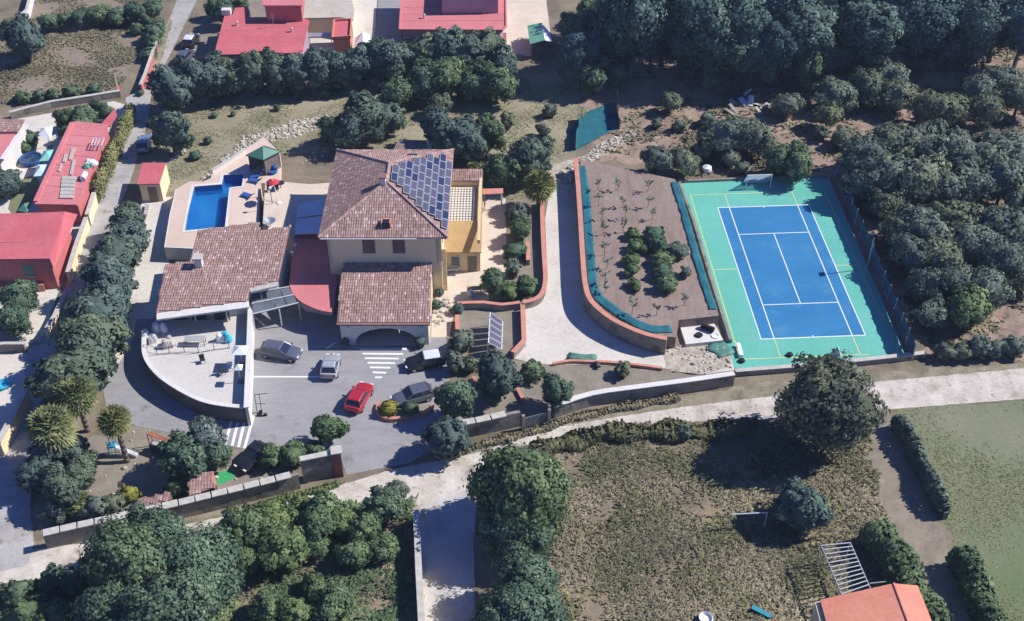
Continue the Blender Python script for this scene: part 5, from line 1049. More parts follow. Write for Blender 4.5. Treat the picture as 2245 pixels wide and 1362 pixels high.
# yard clutter, bottom left
yc = thing('blue_yard_tub', 'pale blue plastic tub in the yard on the left edge', 'tub', G3(8, 845)); p = G(8, 848); MB().lathe((*p, .03), [(.6, 0), (.75, .4), (.7, .42), (.6, .15), (.02, .12)], 14).build('tub_body', 'cyan_plastic', yc)
wall('yard_wall', 'pale yard wall with dark top on the left edge', [(52, 752), (10, 752), (-40, 756)], 1.2, .3, 'grey_render', .4)
for k, (u, v) in enumerate(((265, 178), (262, 205))): pass
sgn = thing('leaning_board', 'tall grey and red board leaning at the lane corner', 'board', G3(262, 205)); p = G(261, 207); MB().obox(p[0], p[1], 0, 1.5, .5, .08, 1.2).build('red_half', 'redlight', sgn); MB().obox(p[0], p[1], 1.503, 3.0, .45, .08, 1.2).build('grey_half', 'grey_render', sgn)

# ================================================================ TREES AND PLANTS
def fast_mesh(name, mat, V, normals, tone, core=None):
    """quads V (n,4,3) with shading normals per quad, plus an optional core (verts, faces, tones)"""
    n = len(V); cvn = 0 if core is None else len(core[0])
    co = V.reshape(-1, 3) if core is None else np.vstack([np.array(core[0]), V.reshape(-1, 3)])
    cf = [] if core is None else core[1]; idx = [k for f in cf for k in f]; st = np.cumsum([0] + [len(f) for f in cf])[:-1] if cf else np.zeros(0, int)
    me = bpy.data.meshes.new(name); me.vertices.add(len(co)); me.vertices.foreach_set('co', co.astype(np.float32).ravel())
    li = np.concatenate([np.array(idx, int), np.arange(4 * n) + cvn]); me.loops.add(len(li)); me.loops.foreach_set('vertex_index', li.astype(np.int32))
    ls = np.concatenate([st, len(idx) + 4 * np.arange(n)]); me.polygons.add(len(ls)); me.polygons.foreach_set('loop_start', ls.astype(np.int32))
    me.update(calc_edges=True); me.validate()
    nn = np.repeat(normals, 4, 0)
    if core is not None:
        c0 = np.array(core[0]); nn = np.vstack([c0 / (np.linalg.norm(c0, axis=1)[:, None] + 1e-6), nn]); tone = np.concatenate([np.array(core[2]), tone])
    me.normals_split_custom_set_from_vertices(nn.tolist())
    at = me.attributes.new('tone', 'FLOAT', 'FACE'); at.data.foreach_set('value', tone.astype(np.float32)); me.materials.append(M[mat]); return me
def crown_mesh(name, mat, r, hz, n, leaf, nb, seed, core=0.8):
    """leaf-sized faces over many small leaf clumps spread on and through an ellipsoid; centred on the origin"""
    g = np.random.default_rng(seed)
    ex = np.array([r * g.uniform(.86, 1.1), r * g.uniform(.86, 1.1), hz])
    d = g.normal(size=(nb, 3)); d[:, 2] += .15; d /= np.linalg.norm(d, axis=1)[:, None]
    big = 1 + .16 * np.sin(d[:, 0] * 3.1 + seed) + .14 * np.sin(d[:, 1] * 3.7 + seed * 1.7) + .1 * np.sin(d[:, 2] * 4 + seed)      # uneven outline
    c = d * ex * (g.uniform(.62, .86, nb) * big)[:, None]
    br = (r * g.uniform(.15, .30, nb))[:, None] * np.array([1, 1, .85]); btone = np.clip(g.normal(.45, .2, nb), 0, 1)
    k = g.integers(0, nb, n); u = g.normal(size=(n, 3)); u[:, 2] += .3; u /= np.linalg.norm(u, axis=1)[:, None]
    p = c[k] + u * br[k] * g.uniform(.55, 1.15, n)[:, None]
    nr = u * .7 + d[k] * .5 + g.normal(size=(n, 3)) * .4; nr /= np.linalg.norm(nr, axis=1)[:, None]
    a = np.cross(nr, g.normal(size=(n, 3))); a /= np.linalg.norm(a, axis=1)[:, None]; b = np.cross(nr, a)
    s = (leaf * g.uniform(.55, 1.35, n))[:, None]
    V = np.stack([p - a * s * .55 - b * s * .3, p + b * s * -.45 + a * s * .45, p + a * s * .5 + b * s * .4 + nr * s * .15, p - a * s * .38 + b * s * .48], 1)
    tone = np.clip(btone[k] + g.normal(0, .2, n), 0, 1)
    cn = u * .45 + d[k] * .6 + g.normal(size=(n, 3)) * .2; cn /= np.linalg.norm(cn, axis=1)[:, None]
    rows, seg = 9, 14; W_ = []; fs = []
    for ri in range(rows + 1):
        th = math.pi * ri / rows
        for si in range(seg):
            f = 2 * math.pi * si / seg; dd = np.array([math.sin(th) * math.cos(f), math.sin(th) * math.sin(f), math.cos(th)])
            bb = 1 + .16 * math.sin(dd[0] * 3.1 + seed) + .14 * math.sin(dd[1] * 3.7 + seed * 1.7) + .1 * math.sin(dd[2] * 4 + seed)
            W_.append(tuple(dd * ex * core * bb * g.uniform(.9, 1.04)))
    fs = [(ri * seg + si, (ri + 1) * seg + si, (ri + 1) * seg + (si + 1) % seg, ri * seg + (si + 1) % seg) for ri in range(rows) for si in range(seg)]
    return fast_mesh(name, mat, V, cn, tone, (W_, fs, list(np.clip(g.normal(.35, .12, len(fs)), 0, 1))))
def trunk_mesh(r, h, seed, limbs=4, spread=1.0):
    g = random.Random(seed); m = MB(); top = Vector((g.uniform(-.1, .1), g.uniform(-.1, .1), h * .6))
    mid = Vector((g.uniform(-.1, .1), g.uniform(-.1, .1), h * .3))
    m.tube((0, 0, -.05), mid, r, 7, r * .8); m.tube(mid, top, r * .8, 7, r * .6)
    for k in range(limbs):
        a = 2 * math.pi * k / limbs + g.uniform(-.4, .4); m.tube(top, top + Vector((math.cos(a) * spread, math.sin(a) * spread, h * .4 * g.uniform(.7, 1.2))), r * .5, 5, r * .18)
    return m.mesh('trunk', 'bark', True)
#  kind: leaf material, r, half height, crown centre height, leaves, leaf size, clumps, lump
KIND = {
    'conifer': ('leaf_conifer', 2.2, 2.6, 2.9, 6500, .25, 75, .76), 'round': ('leaf_conifer', 2.4, 2.3, 2.8, 6500, .25, 75, .76),
    'pine': ('leaf_pine', 4.2, 4.2, 7.0, 13000, .29, 100, .68), 'olive': ('leaf_olive', 2.9, 2.0, 2.9, 7000, .25, 75, .70),
    'broad': ('leaf_broad', 2.6, 2.1, 2.9, 6500, .25, 70, .74), 'green': ('leaf_green', 1.9, 1.5, 2.2, 4500, .22, 50, .78),
    'bigbroad': ('leaf_broad', 4.0, 3.4, 4.4, 18000, .235, 150, .74), 'fig': ('leaf_green', 2.6, 1.9, 2.2, 7000, .26, 65, .70),
    'pale': ('leaf_pale', 2.4, 1.9, 3.0, 5500, .25, 55, .78), 'brown': ('leaf_brown', 4.2, 3.6, 4.6, 14000, .25, 130, .72),
    'shrub': ('leaf_broad', 1.2, .9, .95, 2200, .19, 30, .78), 'lshrub': ('leaf_green', 1.2, .9, .95, 2200, .19, 30, .76),
    'gshrub': ('leaf_olive', 1.2, 1.0, 1.05, 2200, .19, 30, .72), 'lime': ('leaf_lime', 1.0, .7, .8, 1600, .18, 26, .78), 'dshrub': ('leaf_conifer', 1.3, 1.2, 1.2, 2400, .19, 32, .82),
}
PROTO = {}
for ki, (k, (mt, r, hz, hc, n, lf, nb, lu)) in enumerate(KIND.items()):
    PROTO[k] = [(crown_mesh('crown', mt, r, hz, n, lf, nb, 100 + ki * 9 + j, lu), trunk_mesh(.07 * r + .04, hc, ki * 5 + j, 5, r * .45)) for j in range(3)]
TN = {'conifer': ('conifer_tree', 'tree'), 'round': ('round_conifer', 'tree'), 'pine': ('pine_tree', 'tree'), 'olive': ('olive_tree', 'tree'), 'broad': ('broadleaf_tree', 'tree'), 'green': ('small_tree', 'tree'),
      'bigbroad': ('large_tree', 'tree'), 'fig': ('fig_tree', 'tree'), 'pale': ('pale_leaved_tree', 'tree'), 'brown': ('oak_tree', 'tree'), 'shrub': ('shrub', 'shrub'), 'lshrub': ('shrub', 'shrub'), 'gshrub': ('shrub', 'shrub'), 'lime': ('shrub', 'shrub'), 'dshrub': ('shrub', 'shrub')}
NT = [0]
def tree(kind, u, v, rpx, label, group=None, zs=1.0, base=0.0, name=None):
    """u,v,rpx: crown centre and half width as surveyed from the photograph"""
    mt, r, hz, hc, *_ = KIND[kind]
    s = rpx * MPP(u, v, hc) / r
    s = rpx * MPP(u, v, hc * s + base) / r
    x, y = G(u, v, hc * s * zs + base); NT[0] += 1; i = NT[0]
    t = thing(name or TN[kind][0], label, TN[kind][1], (x, y, base), (i * 2.399) % 6.283, group); t.scale = (s * (1 + .14 * math.sin(i * 2.3)), s * (1 + .14 * math.cos(i * 1.7)), s * zs * (1 + .1 * math.sin(i * 4.1)))
    cr, tk = PROTO[kind][i % 3]
    o = child('crown', cr, t, (0, 0, hc)); child('trunk', tk, t)
    return t
def row(kind, pts, label, group, zs=1.0, names=None):
    """label has {o} for the ordinal"""
    ORD = ['first', 'second', 'third', 'fourth', 'fifth', 'sixth', 'seventh', 'eighth', 'ninth', 'tenth', 'eleventh', 'twelfth', 'thirteenth', 'fourteenth', 'fifteenth', 'sixteenth', 'seventeenth', 'eighteenth', 'nineteenth', 'twentieth']
    for i, (u, v, r) in enumerate(pts): tree(kind, u, v, r, label.format(o=ORD[i]), group, zs)
MASS = {'pines of the wood': 1.18, 'upper orchard trees': .92, 'middle orchard trees': 1.04, 'lower orchard trees': 1.02, 'large trees at the bottom left': 1.12, 'fig-like trees in the wild garden': 1.1}
TENS = ['', '', 'twenty', 'thirty', 'forty']
ONES = ['', 'first', 'second', 'third', 'fourth', 'fifth', 'sixth', 'seventh', 'eighth', 'ninth', 'tenth', 'eleventh', 'twelfth', 'thirteenth', 'fourteenth', 'fifteenth', 'sixteenth', 'seventeenth', 'eighteenth', 'nineteenth']
def ordinal(n):
    if n < 20: return ONES[n]
    return TENS[n // 10][:-1] + 'ieth' if n % 10 == 0 else TENS[n // 10] + '-' + ONES[n % 10]
def many(kind, pts, label, group, zs=1.0, anchor=None, what=None):
    """alike trees told apart by how near they stand to something one can find"""
    if anchor: pts = sorted(pts, key=lambda q: math.hypot(q[0] - anchor[0], q[1] - anchor[1]))
    for i, (u, v, r) in enumerate(pts):
        tree(kind, u, v, r * MASS.get(group, 1.0), label + (', ' + ('' if i == 0 else ordinal(i + 1) + ' ') + 'nearest to ' + what if anchor else ''), group, zs)
# --- row behind the lawn
row('conifer', [(376, 192, 50), (424, 182, 46), (468, 172, 44), (512, 165, 43), (558, 160, 42), (604, 157, 42), (650, 155, 42), (694, 153, 40), (740, 148, 42), (786, 142, 43), (832, 136, 44), (878, 130, 44), (926, 124, 44), (974, 118, 46), (1022, 114, 46), (1066, 118, 44)],
    '{o} dark conifer from the lane in the tall row behind the lawn', 'conifers in the row behind the lawn')
tree('round', 374, 290, 46, 'large round dark conifer by the lane at the lawn corner')
row('broad', [(872, 198, 42), (930, 178, 44), (985, 170, 46), (1040, 178, 46), (1088, 182, 44)], '{o} dense dark tree from the left in the clump right of the lawn', 'dark clump right of the lawn')
tree('round', 1100, 148, 44, 'pointed dark conifer at the right end of the conifer row'); tree('olive', 964, 224, 34, 'grey green tree in front of the dark clump')
tree('broad', 745, 285, 38, 'leftmost dark tree of the group behind the villa'); tree('round', 800, 262, 55, 'large dark round tree behind the villa, near the gazebo'); tree('round', 846, 256, 40, 'dark round tree leaning right of the large one behind the villa'); tree('round', 770, 292, 40, 'dark tree touching the villa roof corner')
tree('conifer', 960, 278, 48, 'dark conifer behind the garden shed'); tree('round', 1010, 300, 48, 'broad dark conifer above the yellow wing'); tree('broad', 1072, 292, 40, 'green dark tree at the right of the group above the yellow wing'); tree('round', 1040, 318, 40, 'low dark tree just above the yellow wing')
tree('conifer', 1165, 345, 46, 'smoky dark conifer above the palm at the driveway head'); tree('broad', 1105, 378, 42, 'dark tree between the porch canopy and the lawn'); tree('gshrub', 1206, 240, 20, 'pale olive bush under the wood edge'); tree('gshrub', 1112, 262, 20, 'grey bush on the bare lawn end'); tree('gshrub', 1190, 286, 17, 'small grey bush above the driveway conifer'); tree('shrub', 1194, 312, 20, 'green bush beside the driveway conifer')
# --- lawn bushes
for u, v, r, l in ((607, 236, 9, 'tiny bush with shadow in the middle of the lawn'), (712, 206, 12, 'dark sapling bush high on the lawn'), (795, 203, 14, 'dark bush at the right end of the lawn'), (455, 308, 11, 'small green bush on the lawn left of the rocks'), (648, 212, 8, 'small flat bush on the upper lawn'), (428, 340, 13, 'dark spiky bush above the lane shed'), (590, 214, 6, 'smallest low bush under the conifer row'), (510, 250, 7, 'tiny low bush left on the lawn'), (470, 252, 8, 'tiny bush close to the lane end of the lawn')): tree('shrub', u, v, r, l, 'bushes on the lawn')
# --- driveway strip, patio, panel bed
tree('gshrub', 1134, 470, 24, 'grey green shrub in the driveway strip below the palm'); tree('broad', 1140, 500, 30, 'leafy dark tree in the driveway strip'); tree('shrub', 1130, 548, 26, 'green shrub below the leafy tree in the driveway strip'); tree('gshrub', 1125, 590, 22, 'grey shrub low in the driveway strip'); tree('lshrub', 1152, 625, 26, 'bright green shrub at the bend of the driveway wall'); tree('lshrub', 1115, 640, 24, 'bright green shrub against the patio wall'); tree('broad', 1080, 622, 36, 'dark green bushy tree on the patio'); tree('dshrub', 1004, 676, 14, 'clipped dark green ball at the corner of the panel bed'); tree('gshrub', 1012, 745, 28, 'round grey bush left of the ground panels'); tree('gshrub', 996, 795, 28, 'olive grey bush beside the white-roofed car'); tree('gshrub', 1032, 795, 22, 'ragged bush with pale stones below the panel bed'); tree('dshrub', 757, 748, 12, 'dark potted bush left of the arch'); tree('dshrub', 920, 752, 13, 'dark potted bush right of the arch')
tree('gshrub', 962, 640, 12, 'small bush against the side of the villa'); tree('shrub', 956, 668, 12, 'low bush below the side of the villa')
# --- street-side bed
tree('round', 1090, 822, 50, 'dark round tree in the bed above the street wall'); tree('shrub', 1162, 812, 28, 'dark shrub beside the dark round tree'); tree('broad', 1218, 858, 44, 'green tree leaning over the street wall at the bed'); tree('gshrub', 1366, 812, 20, 'upright grey shrub in the lower bed'); tree('gshrub', 1310, 800, 9, 'tiny grey shrub beside the driveway kerb'); tree('broad', 995, 878, 50, 'broad bright-topped tree over the parked dark car'); tree('round', 975, 960, 50, 'dark round tree at the gateway'); tree('lime', 850, 895, 22, 'lime yellow shrub in the round planter'); tree('shrub', 900, 897, 20, 'dark green low shrub in the round planter')
# --- courtyard edge
tree('green', 722, 940, 42, 'round topped green tree by the street wall in the courtyard'); tree('lshrub', 590, 998, 34, 'bright green shrub left along the courtyard edge'); tree('lshrub', 640, 1003, 32, 'bright green shrub right along the courtyard edge'); tree('shrub', 690, 985, 26, 'dark shrub beneath the round topped courtyard tree'); tree('pale', 450, 958, 58, 'pale silvery tree beside the zebra bars'); tree('broad', 405, 1010, 52, 'dark tree left of the pale silvery tree'); tree('broad', 466, 994, 42, 'dark tree in front of the pale silvery tree'); tree('shrub', 388, 1064, 28, 'green shrub between the two small tiled roofs')
# --- lane conifers
row('conifer', [(283, 492, 40), (270, 530, 48), (256, 572, 54), (242, 616, 58), (230, 662, 60), (218, 708, 64), (204, 752, 70), (186, 796, 78), (165, 836, 74)], '{o} dark conifer from the top in the row between lane and courtyard', 'conifers between lane and courtyard', .85)
many('conifer', [(112, 985, 46), (162, 985, 42), (92, 1035, 44), (130, 1070, 50), (180, 1035, 40)], 'dark tree below the palms', 'dark shrubs below the palms', .9, anchor=(265, 985), what='the slide')
many('gshrub', [(130, 1110, 36), (215, 1112, 36), (250, 1108, 32)], 'grey shrub behind the street wall', 'shrubs behind the street wall', anchor=(335, 1098), what='the low tiled roof'); tree('lime', 283, 1085, 24, 'lime tinted shrub behind the street wall near the tiled roof')
# --- bottom left jungle
many('bigbroad', [(350, 1185, 88), (300, 1245, 92), (420, 1250, 92), (380, 1330, 100), (270, 1340, 84)], 'large dark tree at the bottom left', 'large trees at the bottom left', anchor=(420, 1065), what='the small square tiled roof')
many('shrub', [(40, 1300, 34), (110, 1275, 36), (150, 1278, 32), (60, 1345, 46), (120, 1340, 40)], 'dark roadside bush at the bottom left', 'roadside bushes at the bottom left', anchor=(0, 1362), what='the photo corner')
many('fig', [(545, 1165, 58), (604, 1142, 50), (655, 1128, 40), (705, 1140, 54), (612, 1192, 62), (752, 1150, 40), (690, 1195, 34), (540, 1222, 38)], 'broad leaved tree in the wild garden', 'fig-like trees in the wild garden', anchor=(745, 1020), what='the red gate pier')
many('fig', [(800, 1165, 46), (835, 1200, 40), (770, 1215, 40)], 'smaller green tree by the side road wall', 'green trees by the side road wall', anchor=(912, 1110), what='the road corner'); tree('broad', 845, 1108, 46, 'dark tree at the corner of road and side road'); tree('olive', 870, 1080, 34, 'grey green tree top at the road corner')
many('fig', [(585, 1335, 44), (640, 1345, 40), (725, 1330, 50), (690, 1290, 34)], 'green tree at the bottom edge', 'green trees at the bottom edge', anchor=(920, 1340), what='the side road'); tree('shrub', 895, 1270, 14, 'small bush leaning on the side road wall')
tree('bigbroad', 1148, 1078, 98, 'tall dark tree at the mouth of the side road', zs=1.15); tree('bigbroad', 1135, 1155, 86, 'dark tree below the tall one on the side road'); tree('bigbroad', 1150, 1275, 88, 'broad dark tree along the side road'); tree('bigbroad', 1140, 1355, 90, 'dark tree at the bottom of the side road')
# --- weed field and right
tree('round', 1755, 1108, 60, 'single round dark tree in the weed field'); tree('brown', 1810, 890, 118, 'big brownish oak overhanging the road below the court')
tree('gshrub', 1500, 950, 20, 'yellowish bush at the road edge of the weed field')
# --- orchard
many('olive', [(1600, 290, 58), (1655, 300, 46)], 'large grey tree in the clearing', 'large trees in the clearing', anchor=(1470, 225), what='the lone pale tree'); tree('olive', 1470, 225, 28, 'lone pale tree in the clearing above the vegetable plot'); tree('gshrub', 1442, 268, 16, 'left one of two small saplings in the clearing'); tree('gshrub', 1490, 276, 15, 'right one of two small saplings in the clearing')
tree('olive', 1440, 350, 40, 'left grey tree at the top of the vegetable plot'); tree('olive', 1500, 348, 40, 'right grey tree at the top of the vegetable plot'); tree('gshrub', 1550, 262, 18, 'small dark bush left of the large clearing tree'); tree('dshrub', 1625, 368, 16, 'dark bush behind the far court end'); tree('broad', 1752, 355, 44, 'dark glossy tree behind the far right corner of the court'); tree('broad', 1712, 352, 34, 'smaller dark glossy tree behind the far court end'); tree('gshrub', 1745, 320, 17, 'brown bush above the far court corner')
tree('olive', 1725, 225, 34, 'pale brown tree beside the debris heap'); tree('broad', 1770, 150, 46, 'green tree between the wood and the orchard'); tree('gshrub', 1540, 330, 26, 'low green bush patch behind the court'); tree('gshrub', 1600, 345, 26, 'low bush patch right behind the court goal'); tree('gshrub', 1690, 165, 30, 'grey bush at the foot of the wood')
O1 = [(1830, 205, 48), (1815, 250, 42), (1905, 195, 48), (1950, 165, 54), (1970, 210, 48), (2050, 240, 50), (2095, 235, 50), (2150, 200, 52), (2200, 175, 54), (2235, 215, 50), (2160, 240, 48)]
many('olive', O1, 'olive tree in the upper orchard', 'upper orchard trees', anchor=(1640, 225), what='the debris heap')
O2 = [(1905, 335, 60), (1965, 310, 66), (2030, 325, 60), (2090, 340, 58), (1885, 400, 50), (1950, 385, 64), (2015, 395, 64), (2080, 405, 60), (2150, 340, 60), (2210, 330, 60), (2140, 400, 60), (2200, 400, 62), (2240, 440, 56), (1940, 445, 44)]
many('olive', O2, 'olive tree in the middle orchard', 'middle orchard trees', anchor=(1815, 390), what='the far court corner')
O3 = [(1975, 505, 48), (2025, 500, 58), (2090, 480, 62), (2000, 560, 56), (2060, 560, 66), (2130, 530, 66), (2190, 500, 60), (2190, 570, 64), (2240, 540, 56), (2100, 610, 56), (2040, 625, 46), (2165, 630, 50), (2235, 600, 46)]
many('olive', O3, 'olive tree in the lower orchard', 'lower orchard trees', anchor=(2000, 780), what='the near court corner')
tree('olive', 2040, 690, 42, 'grey bluish tree at the near end of the court fence'); tree('fig', 2124, 680, 52, 'greener round tree in the lowest orchard row'); tree('gshrub', 1905, 458, 18, 'small brown bush behind the court fence'); tree('gshrub', 1850, 300, 30, 'tall brown bush by the orchard wall'); tree('gshrub', 1800, 295, 18, 'small pale bush by the orchard wall')
row('gshrub', [(2075, 772, 26), (2110, 768, 26), (2148, 764, 28), (2186, 762, 28), (2224, 758, 28)], '{o} low bush from the court in the hedge row along the road', 'hedge row along the road')
# --- pine wood
PW = [(1275, 118, 40), (1318, 66, 50), (1362, 84, 46), (1380, 40, 70), (1430, 68, 52), (1460, 20, 70), (1500, 84, 52), (1540, 50, 70), (1575, 98, 56), (1620, 60, 66), (1640, 112, 48), (1690, 30, 70), (1700, 95, 56), (1760, 55, 66), (1820, 25, 66), (1890, 60, 62), (1950, 25, 66), (2020, 55, 60), (2080, 20, 66), (2150, 50, 62), (2200, 20, 66), (2250, 60, 60), (1420, -30, 70), (1500, -40, 70), (1650, -40, 70), (1800, -40, 70), (1950, -40, 70), (2100, -40, 70), (2230, -40, 70)]
many('pine', PW, 'dark teal pine of the top right wood', 'pines of the wood', anchor=(1185, 75), what='the green shed')
tree('broad', 1302, 172, 36, 'dark low tree at the wood foot above the teal enclosure'); tree('broad', 1352, 158, 34, 'second dark low tree at the wood foot above the teal enclosure'); tree('olive', 1560, 165, 34, 'grey tree at the wood foot left of the debris heap')
tree('broad', 1256, 62, 36, 'rounded tree beside the green shed at the wood edge'); tree('broad', 1290, 18, 36, 'rounded tree at the top of the wood edge behind the green shed')
# --- top left
tree('round', 50, 84, 44, 'round dark tree in the dry field at the left edge')
row('broad', [(105, 48, 22), (140, 42, 24), (178, 36, 26), (215, 32, 28), (255, 32, 28), (295, 28, 28), (335, 18, 26)], '{o} bush from the left in the hedgerow across the dry field', 'hedgerow across the dry field', .8)
row('shrub', [(330, 52, 22), (338, 75, 22), (325, 95, 18), (300, 62, 18)], '{o} shrub from the top at the lane end of the hedgerow', 'shrubs at the lane end')
row('shrub', [(50, 212, 16), (85, 208, 18), (115, 206, 18), (155, 202, 18), (205, 195, 17), (22, 60, 26)], '{o} low shrub along the rubble wall of the dry field', 'shrubs along the rubble wall')
many('broad', [(145, 258, 26), (185, 252, 30), (225, 244, 26), (150, 290, 24), (180, 275, 26)], 'dark tree behind the long red building', 'dark trees behind the long red building', anchor=(280, 220), what='the lane'); tree('shrub', 63, 305, 20, 'trimmed hedge bush beside the tile house'); tree('shrub', 50, 325, 18, 'lower trimmed hedge bush beside the tile house'); tree('round', 12, 400, 38, 'dark tree on the left edge above the pink house'); tree('broad', 40, 655, 44, 'green tree below the pink house'); tree('broad', 25, 700, 42, 'lower green tree below the pink house'); tree('shrub', 308, 202, 9, 'small dark shrub at the lane corner'); tree('broad', 492, 30, 30, 'dark tree left of the large flat red roof'); tree('broad', 475, 15, 26, 'dark tree at the very top by the lane'); tree('broad', 520, 2, 26, 'dark tree above the large flat red roof')
# --- vegetable rows on the raised plot
row('lshrub', [(1384, 535, 18), (1390, 560, 20), (1386, 590, 18), (1384, 615, 18), (1390, 645, 18)], '{o} leafy green plant from the top in the left vegetable row', 'left vegetable row')
row('shrub', [(1432, 535, 26), (1440, 560, 26), (1446, 590, 26), (1452, 618, 26), (1458, 645, 26)], '{o} dark bushy plant from the top in the middle vegetable row', 'middle vegetable row'); tree('dshrub', 1486, 568, 24, 'dark plant right of the vegetable rows'); tree('gshrub', 1502, 618, 16, 'small grey plant right of the vegetable rows'); tree('lshrub', 1412, 568, 14, 'bright plant between the vegetable rows')
for n_ in ('first', 'second'): pass
for o in list(bpy.data.objects):
    if o.get('group') in ('left vegetable row', 'middle vegetable row') or 'vegetable rows' in str(o.get('label', '')): o.location.z = VZ; o.scale.z *= .8
# bare saplings
def sapling(u, v, label, h, z, g_):
    x, y = G(u, v, z); t = thing('sapling', label, 'sapling', (x, y, z), 0, g_); r_ = random.Random(int(u * 7 + v)); tm = MB(); top = (x + r_.uniform(-.15, .15), y + r_.uniform(-.1, .1), z + h); tm.tube((x, y, z - .05), top, .035, 5, .02)
    lf = MB()
    for k in range(7):
        f = r_.uniform(.45, 1); b = Vector((x, y, z)).lerp(Vector(top), f); a = r_.uniform(0, 6.28); e = b + Vector((math.cos(a), math.sin(a), .7)) * r_.uniform(.25, .55); tm.tube(b, e, .016, 4, .008)
        for q in range(5):
            c = b.lerp(e, r_.uniform(.4, 1.1)) + Vector((r_.uniform(-.08, .08),) * 3); s_ = r_.uniform(.08, .17); lf.add([c + Vector((-s_, 0, 0)), c + Vector((0, -s_, .05)), c + Vector((s_, 0, .02)), c + Vector((0, s_, .06))], [(0, 1, 2, 3)], r_.random())
    tm.build('stem', 'bark', t); lf.build('leaves', 'leaf_olive', t)
for k, (u, v) in enumerate(sorted(((1310, 418), (1355, 418), (1420, 420), (1312, 452), (1365, 455), (1420, 455), (1320, 482), (1370, 482), (1430, 482), (1322, 515), (1365, 510), (1325, 560), (1330, 590), (1325, 625), (1328, 642), (1385, 690), (1440, 692), (1500, 670)), key=lambda q: math.hypot(q[0] - 1262, q[1] - 350))): sapling(u, v, 'thin sapling in the vegetable plot, ' + ('' if k == 0 else ordinal(k + 1) + ' ') + 'nearest to the rocky track', 1.5 + .4 * math.sin(k * 3.1), VZ, 'saplings in the vegetable plot')
# --- palms
def palm(label, u, v, rpx, h, lean=(0, 0), kind='fan'):
    rm = rpx * MPP(u, v, h); x, y = G(u, v, h); bx_, by_ = x - lean[0], y - lean[1]; t = thing('palm_tree', label, 'palm tree', (bx_, by_, 0)); tm = MB(); n = 8; pr_ = Vector((bx_, by_, -.05))
    for i in range(1, n + 1):
        f = i / n; q = Vector((bx_ + lean[0] * f * f, by_ + lean[1] * f * f, h * f)); tm.tube(pr_, q + Vector((0, 0, .03)), .27 - .05 * f + (.03 if i % 2 else 0), 9, .24 - .05 * f); pr_ = q
    tm.build('trunk', 'palmbark', t, smooth=True); g = random.Random(int(u)); fm = MB(); sk = MB()
    NF = 120
    for k in range(NF):
        a = k * 2.39996; el = math.radians(86 - 140 * ((k + .5) / NF) ** .85); L = rm * g.uniform(.85, 1.05); d = Vector((math.cos(a) * math.cos(el), math.sin(a) * math.cos(el), math.sin(el) * .9)); sd = Vector((-math.sin(a), math.cos(a), 0)); o = Vector((x, y, h)); tn = g.uniform(.15, .7) if el > -.25 else g.uniform(.55, 1.0)
        up = sd.cross(d); hub = o + d * L * .5; nl = 8
        fm.tube(o, hub, .02, 3, .015, tn)
        for i in range(nl):
            b = (i / (nl - 1) - .5) * 2.6; dir_ = (d * math.cos(b) + sd * math.sin(b)).normalized(); tip = hub + dir_ * L * (.48 - .08 * abs(b)) - Vector((0, 0, (.12 + g.uniform(0, .14)) * L)); w_ = dir_.cross(up).normalized() * (.05 * L)
            md = hub.lerp(tip, .5) + up * .06 * L; fm.add([hub, md - w_, tip, md + w_], [(0, 1, 2, 3)], max(0, min(1, tn + g.uniform(-.25, .3))))
    fm.build('fronds', 'leaf_palm', t); return t
palm('tall yellow green palm nearest the courtyard wall end of the lane row', 165, 862, 55, 5.0)
palm('widest yellow green palm at the lane corner', 112, 932, 64, 5.2)
palm('smaller palm with leaning bare trunk over the play slide', 250, 918, 44, 4.6, (-.5, 1.0))
palm('yellow green palm at the head of the driveway', 1182, 402, 44, 3.6)
palm('low bright palm behind the left end of the street wall', 170, 1100, 36, 1.6)
palm('small yellow palm just behind the yellow wing', 1038, 368, 20, 2.6)

